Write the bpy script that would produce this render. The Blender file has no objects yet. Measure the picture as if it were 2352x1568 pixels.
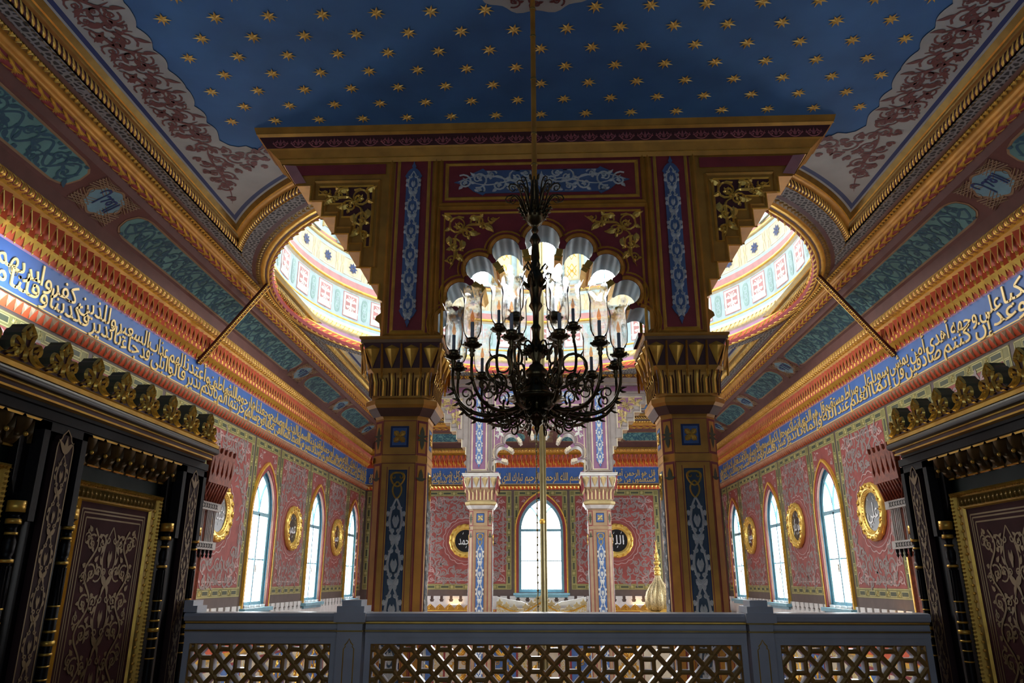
import bpy, math, random
from mathutils import Vector, Matrix
from mathutils.geometry import tessellate_polygon
random.seed(7)
PI = math.pi
sin, cos = math.sin, math.cos
SC = bpy.context.scene
COL = SC.collection

# ---------------------------------------------------------------- camera, world, exposure
cam_d = bpy.data.cameras.new('camera')
cam = bpy.data.objects.new('camera', cam_d); COL.objects.link(cam)
cam_d.sensor_width = 36.0
cam_d.lens = 36.0 * 1700.0 / 2352.0
cam_d.clip_start = 0.05; cam_d.clip_end = 200
PITCH, YAW = math.radians(17.867), math.radians(2.276)
cam.rotation_euler = (PI / 2 + PITCH, 0, YAW)
SC.camera = cam
SC.view_settings.view_transform = 'Standard'
SC.view_settings.look = 'None'
SC.view_settings.gamma = 1
SC.view_settings.use_curve_mapping = False
SC.view_settings.exposure = 0.15
SC.cycles.max_bounces = 6
SC.cycles.diffuse_bounces = 3
SC.cycles.glossy_bounces = 3
SC.cycles.transmission_bounces = 4
SC.cycles.transparent_max_bounces = 12
SC.cycles.caustics_reflective = False
SC.cycles.caustics_refractive = False
SC.cycles.use_denoising = True
SC.cycles.sample_clamp_indirect = 6
world = bpy.data.worlds.new('sky'); SC.world = world
world.use_nodes = True
world.node_tree.nodes['Background'].inputs[0].default_value = (0.8, 0.9, 1.0, 1)
world.node_tree.nodes['Background'].inputs[1].default_value = 0.05

W_EMIT = 15.0       # side and far windows
D_EMIT = 16.0      # drum windows
B_EMIT = 2.4       # windows of the loge behind the camera

def area(name, loc, rot, sx, sy, power, col=(1, 1, 1)):
    l = bpy.data.lights.new(name, 'AREA'); l.shape = 'RECTANGLE'; l.size = sx; l.size_y = sy
    l.energy = power; l.color = col
    o = bpy.data.objects.new(name, l); COL.objects.link(o); o.location = loc; o.rotation_euler = rot
    return o
# added area lights above the two wooden loges, brightening the frieze and the near ceiling
for sx in (-1, 1):
    lo = area('added_frieze_light', (sx * 4.0, 5.2, 1.5), (0, math.radians(-sx * 128), 0), 0.25, 4.6, 58, (0.72, 0.86, 1.0))
    lo.data.spread = math.radians(34)
    area('added_ceiling_light', (sx * 4.3, 5.0, 1.45), (0, math.radians(sx * 168), 0), 0.3, 5.0, 17, (0.78, 0.88, 1.0))

# ---------------------------------------------------------------- materials
MATS = {}
def new_mat(name):
    m = bpy.data.materials.new(name); m.use_nodes = True
    MATS[name] = m
    return m, m.node_tree.nodes, m.node_tree.links, m.node_tree.nodes['Principled BSDF']
def col4(c): return (c[0], c[1], c[2], 1)
def M(name, c, rough=0.6, metal=0.0, var=0.12, scale=6.0, bump=0.0, spec=0.5):
    m, N, L, P = new_mat(name)
    P.inputs['Roughness'].default_value = rough; P.inputs['Metallic'].default_value = metal
    P.inputs['Specular IOR Level'].default_value = spec
    tc = N.new('ShaderNodeTexCoord'); nz = N.new('ShaderNodeTexNoise')
    nz.inputs['Scale'].default_value = scale; nz.inputs['Detail'].default_value = 4
    L.new(tc.outputs['Object'], nz.inputs['Vector'])
    r = N.new('ShaderNodeValToRGB'); L.new(nz.outputs['Fac'], r.inputs[0])
    r.color_ramp.elements[0].position = 0.3; r.color_ramp.elements[1].position = 0.7
    r.color_ramp.elements[0].color = col4([x * (1 - var) for x in c])
    r.color_ramp.elements[1].color = col4([min(1, x * (1 + var)) for x in c])
    L.new(r.outputs[0], P.inputs['Base Color'])
    if bump:
        b = N.new('ShaderNodeBump'); b.inputs['Strength'].default_value = bump; b.inputs['Distance'].default_value = 0.01
        L.new(nz.outputs['Fac'], b.inputs['Height']); L.new(b.outputs[0], P.inputs['Normal'])
    return m
def scroll_mat(name, c0, c1, scale=7.0, thr=0.5, soft=0.05, rough=0.6, metal=0.0, rings=9.0, dist=0.35):
    """interlaced scrollwork: rings about scattered centres, bent by noise"""
    m, N, L, P = new_mat(name)
    P.inputs['Roughness'].default_value = rough; P.inputs['Metallic'].default_value = metal
    tc = N.new('ShaderNodeTexCoord'); nz = N.new('ShaderNodeTexNoise'); nz.inputs['Scale'].default_value = scale * 0.8
    nz.inputs['Detail'].default_value = 2
    L.new(tc.outputs['Object'], nz.inputs['Vector'])
    mx = N.new('ShaderNodeMix'); mx.data_type = 'VECTOR'; mx.inputs[0].default_value = dist * 0.25
    L.new(tc.outputs['Object'], mx.inputs[4]); L.new(nz.outputs['Color'], mx.inputs[5])
    v = N.new('ShaderNodeTexVoronoi'); v.inputs['Scale'].default_value = scale; L.new(mx.outputs[1], v.inputs['Vector'])
    mu = N.new('ShaderNodeMath'); mu.operation = 'MULTIPLY'; mu.inputs[1].default_value = rings * 1.6
    L.new(v.outputs['Distance'], mu.inputs[0])
    ad = N.new('ShaderNodeMath'); ad.operation = 'MULTIPLY_ADD'; ad.inputs[1].default_value = 9.0
    L.new(nz.outputs['Fac'], ad.inputs[0]); L.new(mu.outputs[0], ad.inputs[2])
    s = N.new('ShaderNodeMath'); s.operation = 'SINE'; L.new(ad.outputs[0], s.inputs[0])
    mr = N.new('ShaderNodeMapRange'); mr.inputs[1].default_value = thr - 0.5 - soft; mr.inputs[2].default_value = thr - 0.5 + soft
    L.new(s.outputs[0], mr.inputs[0])
    mc = N.new('ShaderNodeMix'); mc.data_type = 'RGBA'; L.new(mr.outputs[0], mc.inputs[0])
    mc.inputs[6].default_value = col4(c0); mc.inputs[7].default_value = col4(c1)
    L.new(mc.outputs[2], P.inputs['Base Color'])
    return m
def lace_mat(name, c0, c1, scale=14.0):
    m, N, L, P = new_mat(name)
    P.inputs['Roughness'].default_value = 0.7
    tc = N.new('ShaderNodeTexCoord'); v = N.new('ShaderNodeTexVoronoi'); v.inputs['Scale'].default_value = scale
    v.feature = 'DISTANCE_TO_EDGE'; v.inputs['Randomness'].default_value = 0.7
    L.new(tc.outputs['Object'], v.inputs['Vector'])
    mr = N.new('ShaderNodeMapRange'); mr.inputs[1].default_value = 0.16; mr.inputs[2].default_value = 0.2
    L.new(v.outputs['Distance'], mr.inputs[0])
    mc = N.new('ShaderNodeMix'); mc.data_type = 'RGBA'; L.new(mr.outputs[0], mc.inputs[0])
    mc.inputs[6].default_value = col4(c0); mc.inputs[7].default_value = col4(c1)
    L.new(mc.outputs[2], P.inputs['Base Color'])
    b = N.new('ShaderNodeBump'); b.inputs['Strength'].default_value = 0.8; b.inputs['Distance'].default_value = 0.02; b.invert = True
    L.new(mr.outputs[0], b.inputs['Height']); L.new(b.outputs[0], P.inputs['Normal'])
    return m
def emit(name, c, s):
    m = bpy.data.materials.new(name); m.use_nodes = True; MATS[name] = m
    N = m.node_tree.nodes; N.clear(); o = N.new('ShaderNodeOutputMaterial'); e = N.new('ShaderNodeEmission')
    e.inputs[0].default_value = col4(c); e.inputs[1].default_value = s
    m.node_tree.links.new(e.outputs[0], o.inputs[0]); return m

M('gold', (0.95, 0.53, 0.09), 0.33, 0.5, 0.2, 9, 0.15)
M('gold_leaf', (1.0, 0.62, 0.14), 0.28, 0.5, 0.15, 14, 0.1)
M('gold_star', (0.95, 0.60, 0.15), 0.35, 0.3, 0.1, 14)
M('gold_paint', (0.56, 0.27, 0.04), 0.45, 0.35, 0.2, 5)
M('gold_pale', (0.62, 0.50, 0.24), 0.4, 0.4, 0.15, 5)
M('gold_dark', (0.30, 0.20, 0.05), 0.35, 0.6, 0.2, 8)
M('bronze', (0.10, 0.075, 0.035), 0.28, 0.85, 0.3, 20)
M('maroon', (0.27, 0.035, 0.04), 0.6, 0, 0.15)
M('maroon_dark', (0.085, 0.02, 0.02), 0.55, 0, 0.15)
M('red', (0.58, 0.085, 0.025), 0.5, 0, 0.15)
M('pink', (0.42, 0.13, 0.14), 0.6)
M('rose', (0.50, 0.24, 0.24), 0.6)
M('pale_teal', (0.28, 0.44, 0.42), 0.6)
M('mauve', (0.42, 0.22, 0.36), 0.6)
M('brown', (0.13, 0.055, 0.035), 0.6)
M('blue_star', (0.052, 0.165, 0.37), 0.75, 0, 0.18, 1.6)
M('navy', (0.012, 0.035, 0.14), 0.6)
M('frieze_blue', (0.055, 0.145, 0.42), 0.5, 0, 0.12, 3)
M('panel_blue', (0.075, 0.17, 0.42), 0.6, 0, 0.12)
M('sky_blue', (0.42, 0.56, 0.60), 0.6)
M('window_blue', (0.20, 0.42, 0.52), 0.45)
M('slate', (0.15, 0.29, 0.36), 0.35)
M('strip_blue', (0.10, 0.17, 0.33), 0.6)
M('dusk_cream', (0.30, 0.26, 0.24), 0.6)
M('rod_olive', (0.26, 0.22, 0.10), 0.35, 0.6)
M('aubergine', (0.24, 0.105, 0.20), 0.6)
M('medallion_blue', (0.15, 0.30, 0.36), 0.6)
M('bracket_wood', (0.13, 0.075, 0.02), 0.4, 0.35, 0.3)
M('arabesque_red', (0.15, 0.045, 0.04), 0.6)
M('white_paint', (0.72, 0.72, 0.68), 0.6)
M('relief_white', (0.66, 0.68, 0.66), 0.6)
M('grey_cream', (0.40, 0.42, 0.385), 0.7, 0, 0.1, 3)
M('cream', (0.66, 0.58, 0.42), 0.6)
M('letters', (0.86, 0.62, 0.22), 0.35, 0.15)
M('teal', (0.10, 0.24, 0.23), 0.65, 0, 0.25, 2.2)
M('teal_dark', (0.02, 0.085, 0.13), 0.6)
M('cove_brown', (0.12, 0.045, 0.035), 0.65)
M('strap', (0.26, 0.16, 0.08), 0.6)
M('olive', (0.20, 0.185, 0.055), 0.6, 0, 0.15)
M('olive_dark', (0.055, 0.065, 0.03), 0.6)
M('olive_line', (0.48, 0.42, 0.17), 0.5, 0.2)
M('wall_dark', (0.10, 0.07, 0.06), 0.6)
M('scroll_pink', (0.46, 0.29, 0.27), 0.6)
M('damask', (0.27, 0.055, 0.045), 0.6, 0, 0.25, 5)
M('damask_scroll', (0.25, 0.20, 0.185), 0.6)
M('field_red', (0.27, 0.055, 0.045), 0.6)
lace_mat('lace', (0.24, 0.235, 0.22), (0.03, 0.03, 0.03), 15)
M('black_wood', (0.008, 0.0075, 0.008), 0.35, 0, 0.3, 30, 0, 0.16)
M('dark_wood', (0.010, 0.009, 0.010), 0.6, 0, 0.3, 30, 0, 0.25)
M('green_black', (0.006, 0.016, 0.013), 0.6, 0, 0.1, 6, 0, 0.2)
M('door_panel', (0.06, 0.018, 0.018), 0.75, 0, 0.3, 3, 0, 0.12)
M('inlay', (0.20, 0.125, 0.045), 0.5, 0.3)
M('inlay_field', (0.045, 0.022, 0.022), 0.7, 0, 0.1, 6, 0, 0.15)
M('mahogany', (0.34, 0.075, 0.03), 0.45, 0, 0.4, 30)
M('pale_wood', (0.55, 0.50, 0.45), 0.45)
M('strip_dark', (0.045, 0.085, 0.13), 0.6)
M('marble', (0.58, 0.60, 0.66), 0.28, 0, 0.08, 4)
M('lattice_gilt', (0.62, 0.37, 0.12), 0.35, 0.5, 0.2)
M('black', (0.006, 0.006, 0.007), 0.25)
M('text_white', (0.8, 0.8, 0.8), 0.5)
M('plaster', (0.70, 0.70, 0.68), 0.6)
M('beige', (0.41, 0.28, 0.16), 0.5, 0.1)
M('carpet', (0.30, 0.04, 0.03), 0.9)
M('minbar_gold', (0.62, 0.50, 0.26), 0.35, 0.4, 0.5, 40)
scroll_mat('gilt_scroll', (0.62, 0.60, 0.50), (0.60, 0.42, 0.10), 12, 0.5, 0.15)
M('candle', (0.75, 0.76, 0.82), 0.5)
emit('pane', (0.96, 0.98, 1.0), W_EMIT)
emit('drum_pane', (0.96, 0.98, 1.0), D_EMIT)
emit('loge_pane', (0.70, 0.84, 1.0), B_EMIT)
emit('warm_lamp', (1.0, 0.55, 0.18), 14.0)
def glass_mat():
    m = bpy.data.materials.new('shade_glass'); m.use_nodes = True; MATS['shade_glass'] = m
    N = m.node_tree.nodes; L = m.node_tree.links; N.clear()
    o = N.new('ShaderNodeOutputMaterial'); t = N.new('ShaderNodeBsdfTransparent'); g = N.new('ShaderNodeBsdfGlossy')
    tr = N.new('ShaderNodeBsdfRefraction'); tr.inputs['Roughness'].default_value = 0.25; tr.inputs['IOR'].default_value = 1.05; lw = N.new('ShaderNodeLayerWeight'); lw.inputs[0].default_value = 0.08
    g.inputs['Roughness'].default_value = 0.06; tr.inputs[0].default_value = (0.97, 0.985, 1, 1); t.inputs[0].default_value = (0.97, 0.985, 1, 1)
    tc = N.new('ShaderNodeTexCoord'); nz = N.new('ShaderNodeTexNoise'); nz.inputs['Scale'].default_value = 45; nz.inputs['Detail'].default_value = 3
    L.new(tc.outputs['Object'], nz.inputs['Vector'])
    mr = N.new('ShaderNodeMapRange'); mr.inputs[1].default_value = 0.5; mr.inputs[2].default_value = 0.6
    mr.inputs[3].default_value = 0.35; mr.inputs[4].default_value = 0.8
    L.new(nz.outputs['Fac'], mr.inputs[0])
    m1 = N.new('ShaderNodeMixShader'); L.new(mr.outputs[0], m1.inputs[0]); L.new(t.outputs[0], m1.inputs[1]); L.new(tr.outputs[0], m1.inputs[2])
    m2 = N.new('ShaderNodeMixShader'); L.new(lw.outputs['Fresnel'], m2.inputs[0]); L.new(m1.outputs[0], m2.inputs[1]); L.new(g.outputs[0], m2.inputs[2])
    L.new(m2.outputs[0], o.inputs[0])
glass_mat()
def bulb_mat():
    m = bpy.data.materials.new('bulb'); m.use_nodes = True; MATS['bulb'] = m
    N = m.node_tree.nodes; L = m.node_tree.links; N.clear()
    o = N.new('ShaderNodeOutputMaterial'); t = N.new('ShaderNodeBsdfTransparent'); g = N.new('ShaderNodeBsdfGlossy'); x = N.new('ShaderNodeMixShader')
    t.inputs[0].default_value = (1.0, 0.70, 0.48, 1); g.inputs['Roughness'].default_value = 0.1; x.inputs[0].default_value = 0.15
    L.new(t.outputs[0], x.inputs[1]); L.new(g.outputs[0], x.inputs[2]); L.new(x.outputs[0], o.inputs[0])
bulb_mat()

# ---------------------------------------------------------------- mesh building
class MB:
    def __init__(s): s.v = []; s.f = []; s.m = []; s.mats = []; s.sm = []
    def mi(s, name):
        if name not in s.mats: s.mats.append(name)
        return s.mats.index(name)
    def add(s, verts, faces, mat, smooth=False):
        b = len(s.v); k = s.mi(mat)
        s.v.extend(tuple(p) for p in verts)
        for f in faces:
            s.f.append(tuple(i + b for i in f)); s.m.append(k); s.sm.append(smooth)
    def box(s, x0, x1, y0, y1, z0, z1, mat, fn=None):
        V = [(x, y, z) for x in (x0, x1) for y in (y0, y1) for z in (z0, z1)]
        if fn: V = [fn(*p) for p in V]
        s.add(V, [(0, 1, 3, 2), (4, 6, 7, 5), (0, 4, 5, 1), (2, 3, 7, 6), (0, 2, 6, 4), (1, 5, 7, 3)], mat)
    def grid(s, fn, nu, nv, mat, smooth=True):
        V = [fn(i / nu, j / nv) for i in range(nu + 1) for j in range(nv + 1)]
        F = [(i * (nv + 1) + j, (i + 1) * (nv + 1) + j, (i + 1) * (nv + 1) + j + 1, i * (nv + 1) + j + 1) for i in range(nu) for j in range(nv)]
        s.add(V, F, mat, smooth)
    def lathe(s, prof, c, mat, n=16, smooth=True, a0=0.0, a1=2 * PI):
        prof = [(max(r, 0.0004), z) for r, z in prof]
        full = abs(a1 - a0 - 2 * PI) < 1e-6
        k = n if full else n + 1
        V = [(c[0] + r * cos(a0 + (a1 - a0) * i / n), c[1] + r * sin(a0 + (a1 - a0) * i / n), c[2] + z) for r, z in prof for i in range(k)]
        F = []
        for j in range(len(prof) - 1):
            for i in range(n):
                i2 = (i + 1) % k
                F.append((j * k + i, j * k + i2, (j + 1) * k + i2, (j + 1) * k + i))
        s.add(V, F, mat, smooth)
    def tube(s, pts, r, mat, n=6, smooth=True, cap=True):
        pts = [Vector(p) for p in pts]; m = len(pts)
        rr = r if isinstance(r, (list, tuple)) else [r] * m
        t0 = (pts[1] - pts[0]).normalized()
        nrm = t0.orthogonal().normalized(); V = []
        for i, p in enumerate(pts):
            t = (pts[min(i + 1, m - 1)] - pts[max(i - 1, 0)])
            if t.length < 1e-9: t = t0
            t = t.normalized()
            nrm = (nrm - t * nrm.dot(t))
            nrm = nrm.normalized() if nrm.length > 1e-6 else t.orthogonal().normalized()
            b = t.cross(nrm)
            for k in range(n):
                a = 2 * PI * k / n
                V.append(p + (nrm * cos(a) + b * sin(a)) * rr[i])
        F = [(i * n + k, i * n + (k + 1) % n, (i + 1) * n + (k + 1) % n, (i + 1) * n + k) for i in range(m - 1) for k in range(n)]
        if cap: F += [tuple(range(n - 1, -1, -1)), tuple((m - 1) * n + k for k in range(n))]
        s.add(V, F, mat, smooth)
    def ball(s, c, r, mat, n=8, sz=1.0):
        s.lathe([(r * sin(PI * j / (n // 2 + 1)), -r * sz * cos(PI * j / (n // 2 + 1))) for j in range(n // 2 + 2)], c, mat, n)
    def poly(s, loops, fn, mat, h=0.0, back=None, side=None, sidemat=None, skip_side=False):
        """planar polygon with holes, mapped by fn(u,v,h); with `back` also sides down to that h"""
        flat = [p for lp in loops for p in lp]
        tris = tessellate_polygon([[Vector((p[0], p[1], 0)) for p in lp] for lp in loops])
        s.add([fn(p[0], p[1], h) for p in flat], [tuple(t) for t in tris], mat)
        if back is not None and not skip_side:
            for lp in loops:
                n = len(lp)
                V = [fn(p[0], p[1], h) for p in lp] + [fn(p[0], p[1], back) for p in lp]
                s.add(V, [(i, (i + 1) % n, n + (i + 1) % n, n + i) for i in range(n)], sidemat or mat)
    def strips(s, S, fn, mat, h=0.01, flat=False):
        """tapered ribbons: S = list of (pts, widths); ridge section (or flat painted)"""
        for si, (pts, w) in enumerate(S):
            n = len(pts); hh = h + (si % 11) * 0.0004
            if n < 2: continue
            V = []
            for i, (x, y) in enumerate(pts):
                a = pts[max(i - 1, 0)]; b = pts[min(i + 1, n - 1)]
                dx, dy = b[0] - a[0], b[1] - a[1]; d = math.hypot(dx, dy) or 1e-9
                nx, ny = -dy / d, dx / d
                ww = (w[i] if isinstance(w, (list, tuple)) else w) / 2
                if flat:
                    V += [fn(x + nx * ww, y + ny * ww, hh), fn(x - nx * ww, y - ny * ww, hh)]
                else:
                    V += [fn(x + nx * ww, y + ny * ww, 0), fn(x, y, h), fn(x - nx * ww, y - ny * ww, 0)]
            if flat: F = [t for i in range(n - 1) for t in ((2 * i, 2 * i + 1, 2 * i + 3), (2 * i, 2 * i + 3, 2 * i + 2))]
            else:
                F = [(3 * i, 3 * i + 1, 3 * i + 4, 3 * i + 3) for i in range(n - 1)] + [(3 * i + 1, 3 * i + 2, 3 * i + 5, 3 * i + 4) for i in range(n - 1)]
            s.add(V, F, mat)
    def build(s, name, parent=None, loc=None):
        me = bpy.data.meshes.new(name)
        L = Vector(loc) if loc is not None else None
        vv = s.v if L is None else [(p[0] - L[0], p[1] - L[1], p[2] - L[2]) for p in s.v]
        me.from_pydata(vv, [], s.f); me.validate()
        for n in s.mats: me.materials.append(MATS[n])
        if len(me.polygons) == len(s.m):
            me.polygons.foreach_set('material_index', s.m); me.polygons.foreach_set('use_smooth', s.sm)
        me.update()
        o = bpy.data.objects.new(name, me); COL.objects.link(o)
        if L is not None: o.location = L
        if parent is not None:
            o.parent = parent
            if L is not None: o.location = L - parent.location
            else: o.location = -parent.location
        return o

def struct(o): o['kind'] = 'structure'; return o
def tag(o, label, cat, group=None):
    o['label'] = label; o['category'] = cat
    if group: o['group'] = group
    return o
def empty(name, loc, label=None, cat=None, group=None, kind=None):
    o = bpy.data.objects.new(name, None); COL.objects.link(o); o.location = loc; o.empty_display_size = 0.1
    if label: tag(o, label, cat, group)
    if kind: o['kind'] = kind
    return o
def copy_tree(o, parent=None):
    c = o.copy(); COL.objects.link(c)
    if parent is not None: c.parent = parent
    for ch in list(o.children): copy_tree(ch, c)
    return c

# ---------------------------------------------------------------- 2-D ornament
def taper(n, w, a=0.25, b=0.15):
    return [w * (a + (1 - a) * min(1, 3 * i / (n - 1))) * (1 if i < n * 0.6 else 1 - (1 - b) * (i / (n - 1) - 0.6) / 0.4) for i in range(n)]
def leafw(n, w): return [w * (0.08 + sin(PI * (i / (n - 1)) ** 0.7)) for i in range(n)]
def spiral(cx, cy, r, a0, turns, d=1, n=16, r1=0.12):
    return [(cx + r * (1 - (1 - r1) * t) * cos(a0 + d * turns * 2 * PI * t), cy + r * (1 - (1 - r1) * t) * sin(a0 + d * turns * 2 * PI * t)) for t in [i / (n - 1) for i in range(n)]]
def arc(cx, cy, r, a0, a1, n=12): return [(cx + r * cos(a0 + (a1 - a0) * i / (n - 1)), cy + r * sin(a0 + (a1 - a0) * i / (n - 1))) for i in range(n)]
def bez(p0, p1, p2, p3, n=12):
    out = []
    for i in range(n):
        t = i / (n - 1); u = 1 - t
        out.append(tuple(u ** 3 * p0[k] + 3 * u * u * t * p1[k] + 3 * u * t * t * p2[k] + t ** 3 * p3[k] for k in (0, 1)))
    return out
def leaf(x, y, a, l, w, bend=0.5, n=6):
    ca, sa = cos(a), sin(a)
    pts = []
    for i in range(n):
        t = i / (n - 1); px = l * t; py = bend * l * t * t * 0.5
        pts.append((x + px * ca - py * sa, y + px * sa + py * ca))
    return (pts, leafw(n, w))
def curl(cx, cy, r, a0, d, w, leaves=True, turns=1.15, n=16):
    """a spiral tendril closed by a small trefoil, with leaves springing off it"""
    S = [(spiral(cx, cy, r, a0, turns, d, n), taper(n, w, 0.9, 0.5))]
    e = a0 + d * turns * 2 * PI
    for k in (-1, 0, 1): S.append(leaf(cx, cy, e + PI * 0.5 * d + k * 0.9, r * 0.42, w * 1.6, 0.3 * k, 4))
    if leaves:
        for q in (0.28, 0.55):
            a = a0 + d * q * turns * 2 * PI; rr = r * (1 - 0.88 * q)
            S.append(leaf(cx + rr * cos(a), cy + rr * sin(a), a + d * 0.9, r * 0.6, w * 1.7, -0.8 * d, 5))
    return S
def vine(L, H, P, w, u0=0.0, v0=0.0):
    """running scroll of length L filling height H, period P"""
    S = []; n = max(1, round(L / P)); P = L / n
    k = 16 * n + 1
    S.append(([(u0 + L * i / (k - 1), v0 + H * 0.30 * sin(2 * PI * n * i / (k - 1))) for i in range(k)], w * 1.15))
    for i in range(n):
        for h in (0, 1):
            d = 1 - 2 * h
            cx = u0 + P * (i + 0.25 + 0.5 * h); cy = v0 - d * H * 0.10
            S += curl(cx, cy, min(P * 0.24, H * 0.33), PI * 0.5 * d - 0.9 * d + (PI if 0 else 0), -d, w)
            S.append(leaf(cx - P * 0.12, v0 + d * H * 0.33, PI * (0.42 if d > 0 else -0.42), H * 0.2, w * 2.4, -0.8 * d, 5))
            S.append(leaf(cx + P * 0.1, v0 + d * H * 0.33, PI * (0.25 if d > 0 else -0.25), H * 0.18, w * 2.4, 0.8 * d, 5))
            S.append(leaf(cx + P * 0.2, v0 - d * H * 0.2, -d * PI * 0.4, H * 0.26, w * 2.2, 0.9 * d, 5))
    return S
def candel(L, H, P, w, u0=0.0, v0=0.0):
    """symmetrical upright ornament along u, mirrored about v0"""
    w = w * 0.7
    S = []; n = max(1, round(L / P)); P = L / n
    for i in range(n):
        a = u0 + P * i
        for d in (1, -1):
            k = 14
            S.append(([(a + P * t / (k - 1), v0 + d * H * 0.34 * sin(PI * t / (k - 1)) * (1 if (t < k / 2) else 0.95)) for t in range(k)], taper(k, w * 1.2, 0.7, 0.7)))
            S += [(spiral(a + P * 0.22, v0 + d * H * 0.17, H * 0.13, PI * 0.5 * d, 1.0, -d, 10), taper(10, w, 0.9, 0.4))]
            S += [(spiral(a + P * 0.78, v0 + d * H * 0.17, H * 0.13, PI * 0.5 * d, 1.0, d, 10), taper(10, w, 0.9, 0.4))]
            S.append(leaf(a + P * 0.35, v0 + d * H * 0.3, d * 1.0, H * 0.26, w * 2.6, -0.9 * d, 5))
            S.append(leaf(a + P * 0.66, v0 + d * H * 0.3, d * 2.1, H * 0.26, w * 2.6, 0.9 * d, 5))
            S.append(leaf(a + P * 0.02, v0, d * 1.25, H * 0.36, w * 2.8, -0.9 * d, 5))
            S.append(leaf(a + P * 0.02, v0, d * 0.45, H * 0.36, w * 2.4, 0.6 * d, 5))
            S.append(leaf(a + P * 0.02, v0, d * 2.2, H * 0.3, w * 2.4, 0.8 * d, 5))
            S.append(leaf(a + P * 0.38, v0, d * 0.55, P * 0.2, w * 2, -0.8 * d, 5))
        S.append(([(a + P * 0.3, v0), (a + P * 0.42, v0), (a + P * 0.55, v0)], [w, w * 3, w * 0.3]))
    return S
def cartouche(L, H, tip=0.0, u0=0.0, v0=0.0, n=5):
    """closed outline: bar with lobed, optionally pointed ends, centred at u0,v0"""
    r = H / 2; pts = []
    for s in (1, -1):
        e = L / 2 - r
        if tip:
            half = [(e - r * 0.5, -r), (e - r * 0.3, -r * 1.18), (e, -r * 1.02), (e + r * 0.45, -r * 0.8), (e + r * 0.85, -r * 0.42), (e + r, -r * 0.14), (e + r + tip * 0.25, -r * 0.3), (e + r + tip * 0.6, -r * 0.12), (e + r + tip, 0)]
        else:
            half = [(e - r * 0.2, -r)] + [(e + r * 0.95 * sin(a) * (1 + 0.06 * cos(6 * a)), -r * cos(a) * (1 + 0.06 * cos(6 * a + 1))) for a in [PI / 2 * i / n for i in range(1, n)]] + [(e + r, 0)]
        full = half + [(x, -y) for x, y in reversed(half[:-1])]
        pts += [(u0 + s * x, v0 + s * y) for x, y in full]
    return pts
def frame2(mb, x0, x1, z0, z1, w, fn, mat, h):
    """mitred raised moulding around a rectangle (outer edges given), ridge section"""
    A = [(x0, z0), (x1, z0), (x1, z1), (x0, z1)]
    I = [(x0 + w, z0 + w), (x1 - w, z0 + w), (x1 - w, z1 - w), (x0 + w, z1 - w)]
    Mi = [((a[0] + b[0]) / 2, (a[1] + b[1]) / 2) for a, b in zip(A, I)]
    V = [fn(p[0], p[1], 0) for p in A] + [fn(p[0], p[1], h) for p in Mi] + [fn(p[0], p[1], 0) for p in I]
    F = []
    for r in (0, 4):
        for i in range(4): j = (i + 1) % 4; F.append((r + i, r + j, r + 4 + j, r + 4 + i))
    mb.add(V, F, mat)
def rect(mb, x0, x1, z0, z1, fn, mat, h=0.0):
    mb.add([fn(x0, z0, h), fn(x1, z0, h), fn(x1, z1, h), fn(x0, z1, h)], [(0, 1, 2, 3)], mat)
def rosette(cx, cy, r, w, n=8, a0=0.0):
    return [([(cx + r * 0.15 * cos(a), cy + r * 0.15 * sin(a)), (cx + r * 0.6 * cos(a), cy + r * 0.6 * sin(a)), (cx + r * cos(a), cy + r * sin(a))], [w * 0.4, w, 0.1 * w]) for a in [a0 + 2 * PI * i / n for i in range(n)]]
def Sscale(S, sx, sy, dx=0, dy=0, ws=1.0):
    return [([(x * sx + dx, y * sy + dy) for x, y in p], [q * ws for q in w] if isinstance(w, (list, tuple)) else w * ws) for p, w in S]
def wallmap(side, W=5.8, YF=24.5):
    """fn(u,v,h): u along the wall, v height, h out into the room"""
    if side == 'L': return lambda u, v, h=0.0: (-W + h, u, v)
    if side == 'R': return lambda u, v, h=0.0: (W - h, u, v)
    return lambda u, v, h=0.0: (u, YF - h, v)

# Arabic joined forms: isolated, final, initial, medial
AR = {'ا': ('\ufe8d', '\ufe8e'), 'أ': ('\ufe83', '\ufe84'), 'إ': ('\ufe87', '\ufe88'), 'آ': ('\ufe81', '\ufe82'), 'ء': ('\ufe80',),
      'د': ('\ufea9', '\ufeaa'), 'ذ': ('\ufeab', '\ufeac'), 'ر': ('\ufead', '\ufeae'), 'ز': ('\ufeaf', '\ufeb0'), 'و': ('\ufeed', '\ufeee'),
      'ؤ': ('\ufe85', '\ufe86'), 'ة': ('\ufe93', '\ufe94'), 'ى': ('\ufeef', '\ufef0')}
_base = {'ب': 0xfe8f, 'ت': 0xfe95, 'ث': 0xfe99, 'ج': 0xfe9d, 'ح': 0xfea1, 'خ': 0xfea5, 'س': 0xfeb1, 'ش': 0xfeb5, 'ص': 0xfeb9, 'ض': 0xfebd,
         'ط': 0xfec1, 'ظ': 0xfec5, 'ع': 0xfec9, 'غ': 0xfecd, 'ف': 0xfed1, 'ق': 0xfed5, 'ك': 0xfed9, 'ل': 0xfedd, 'م': 0xfee1, 'ن': 0xfee5,
         'ه': 0xfee9, 'ي': 0xfef1, 'ئ': 0xfe89}
for k_, b_ in _base.items(): AR[k_] = tuple(chr(b_ + i) for i in range(4))
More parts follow.
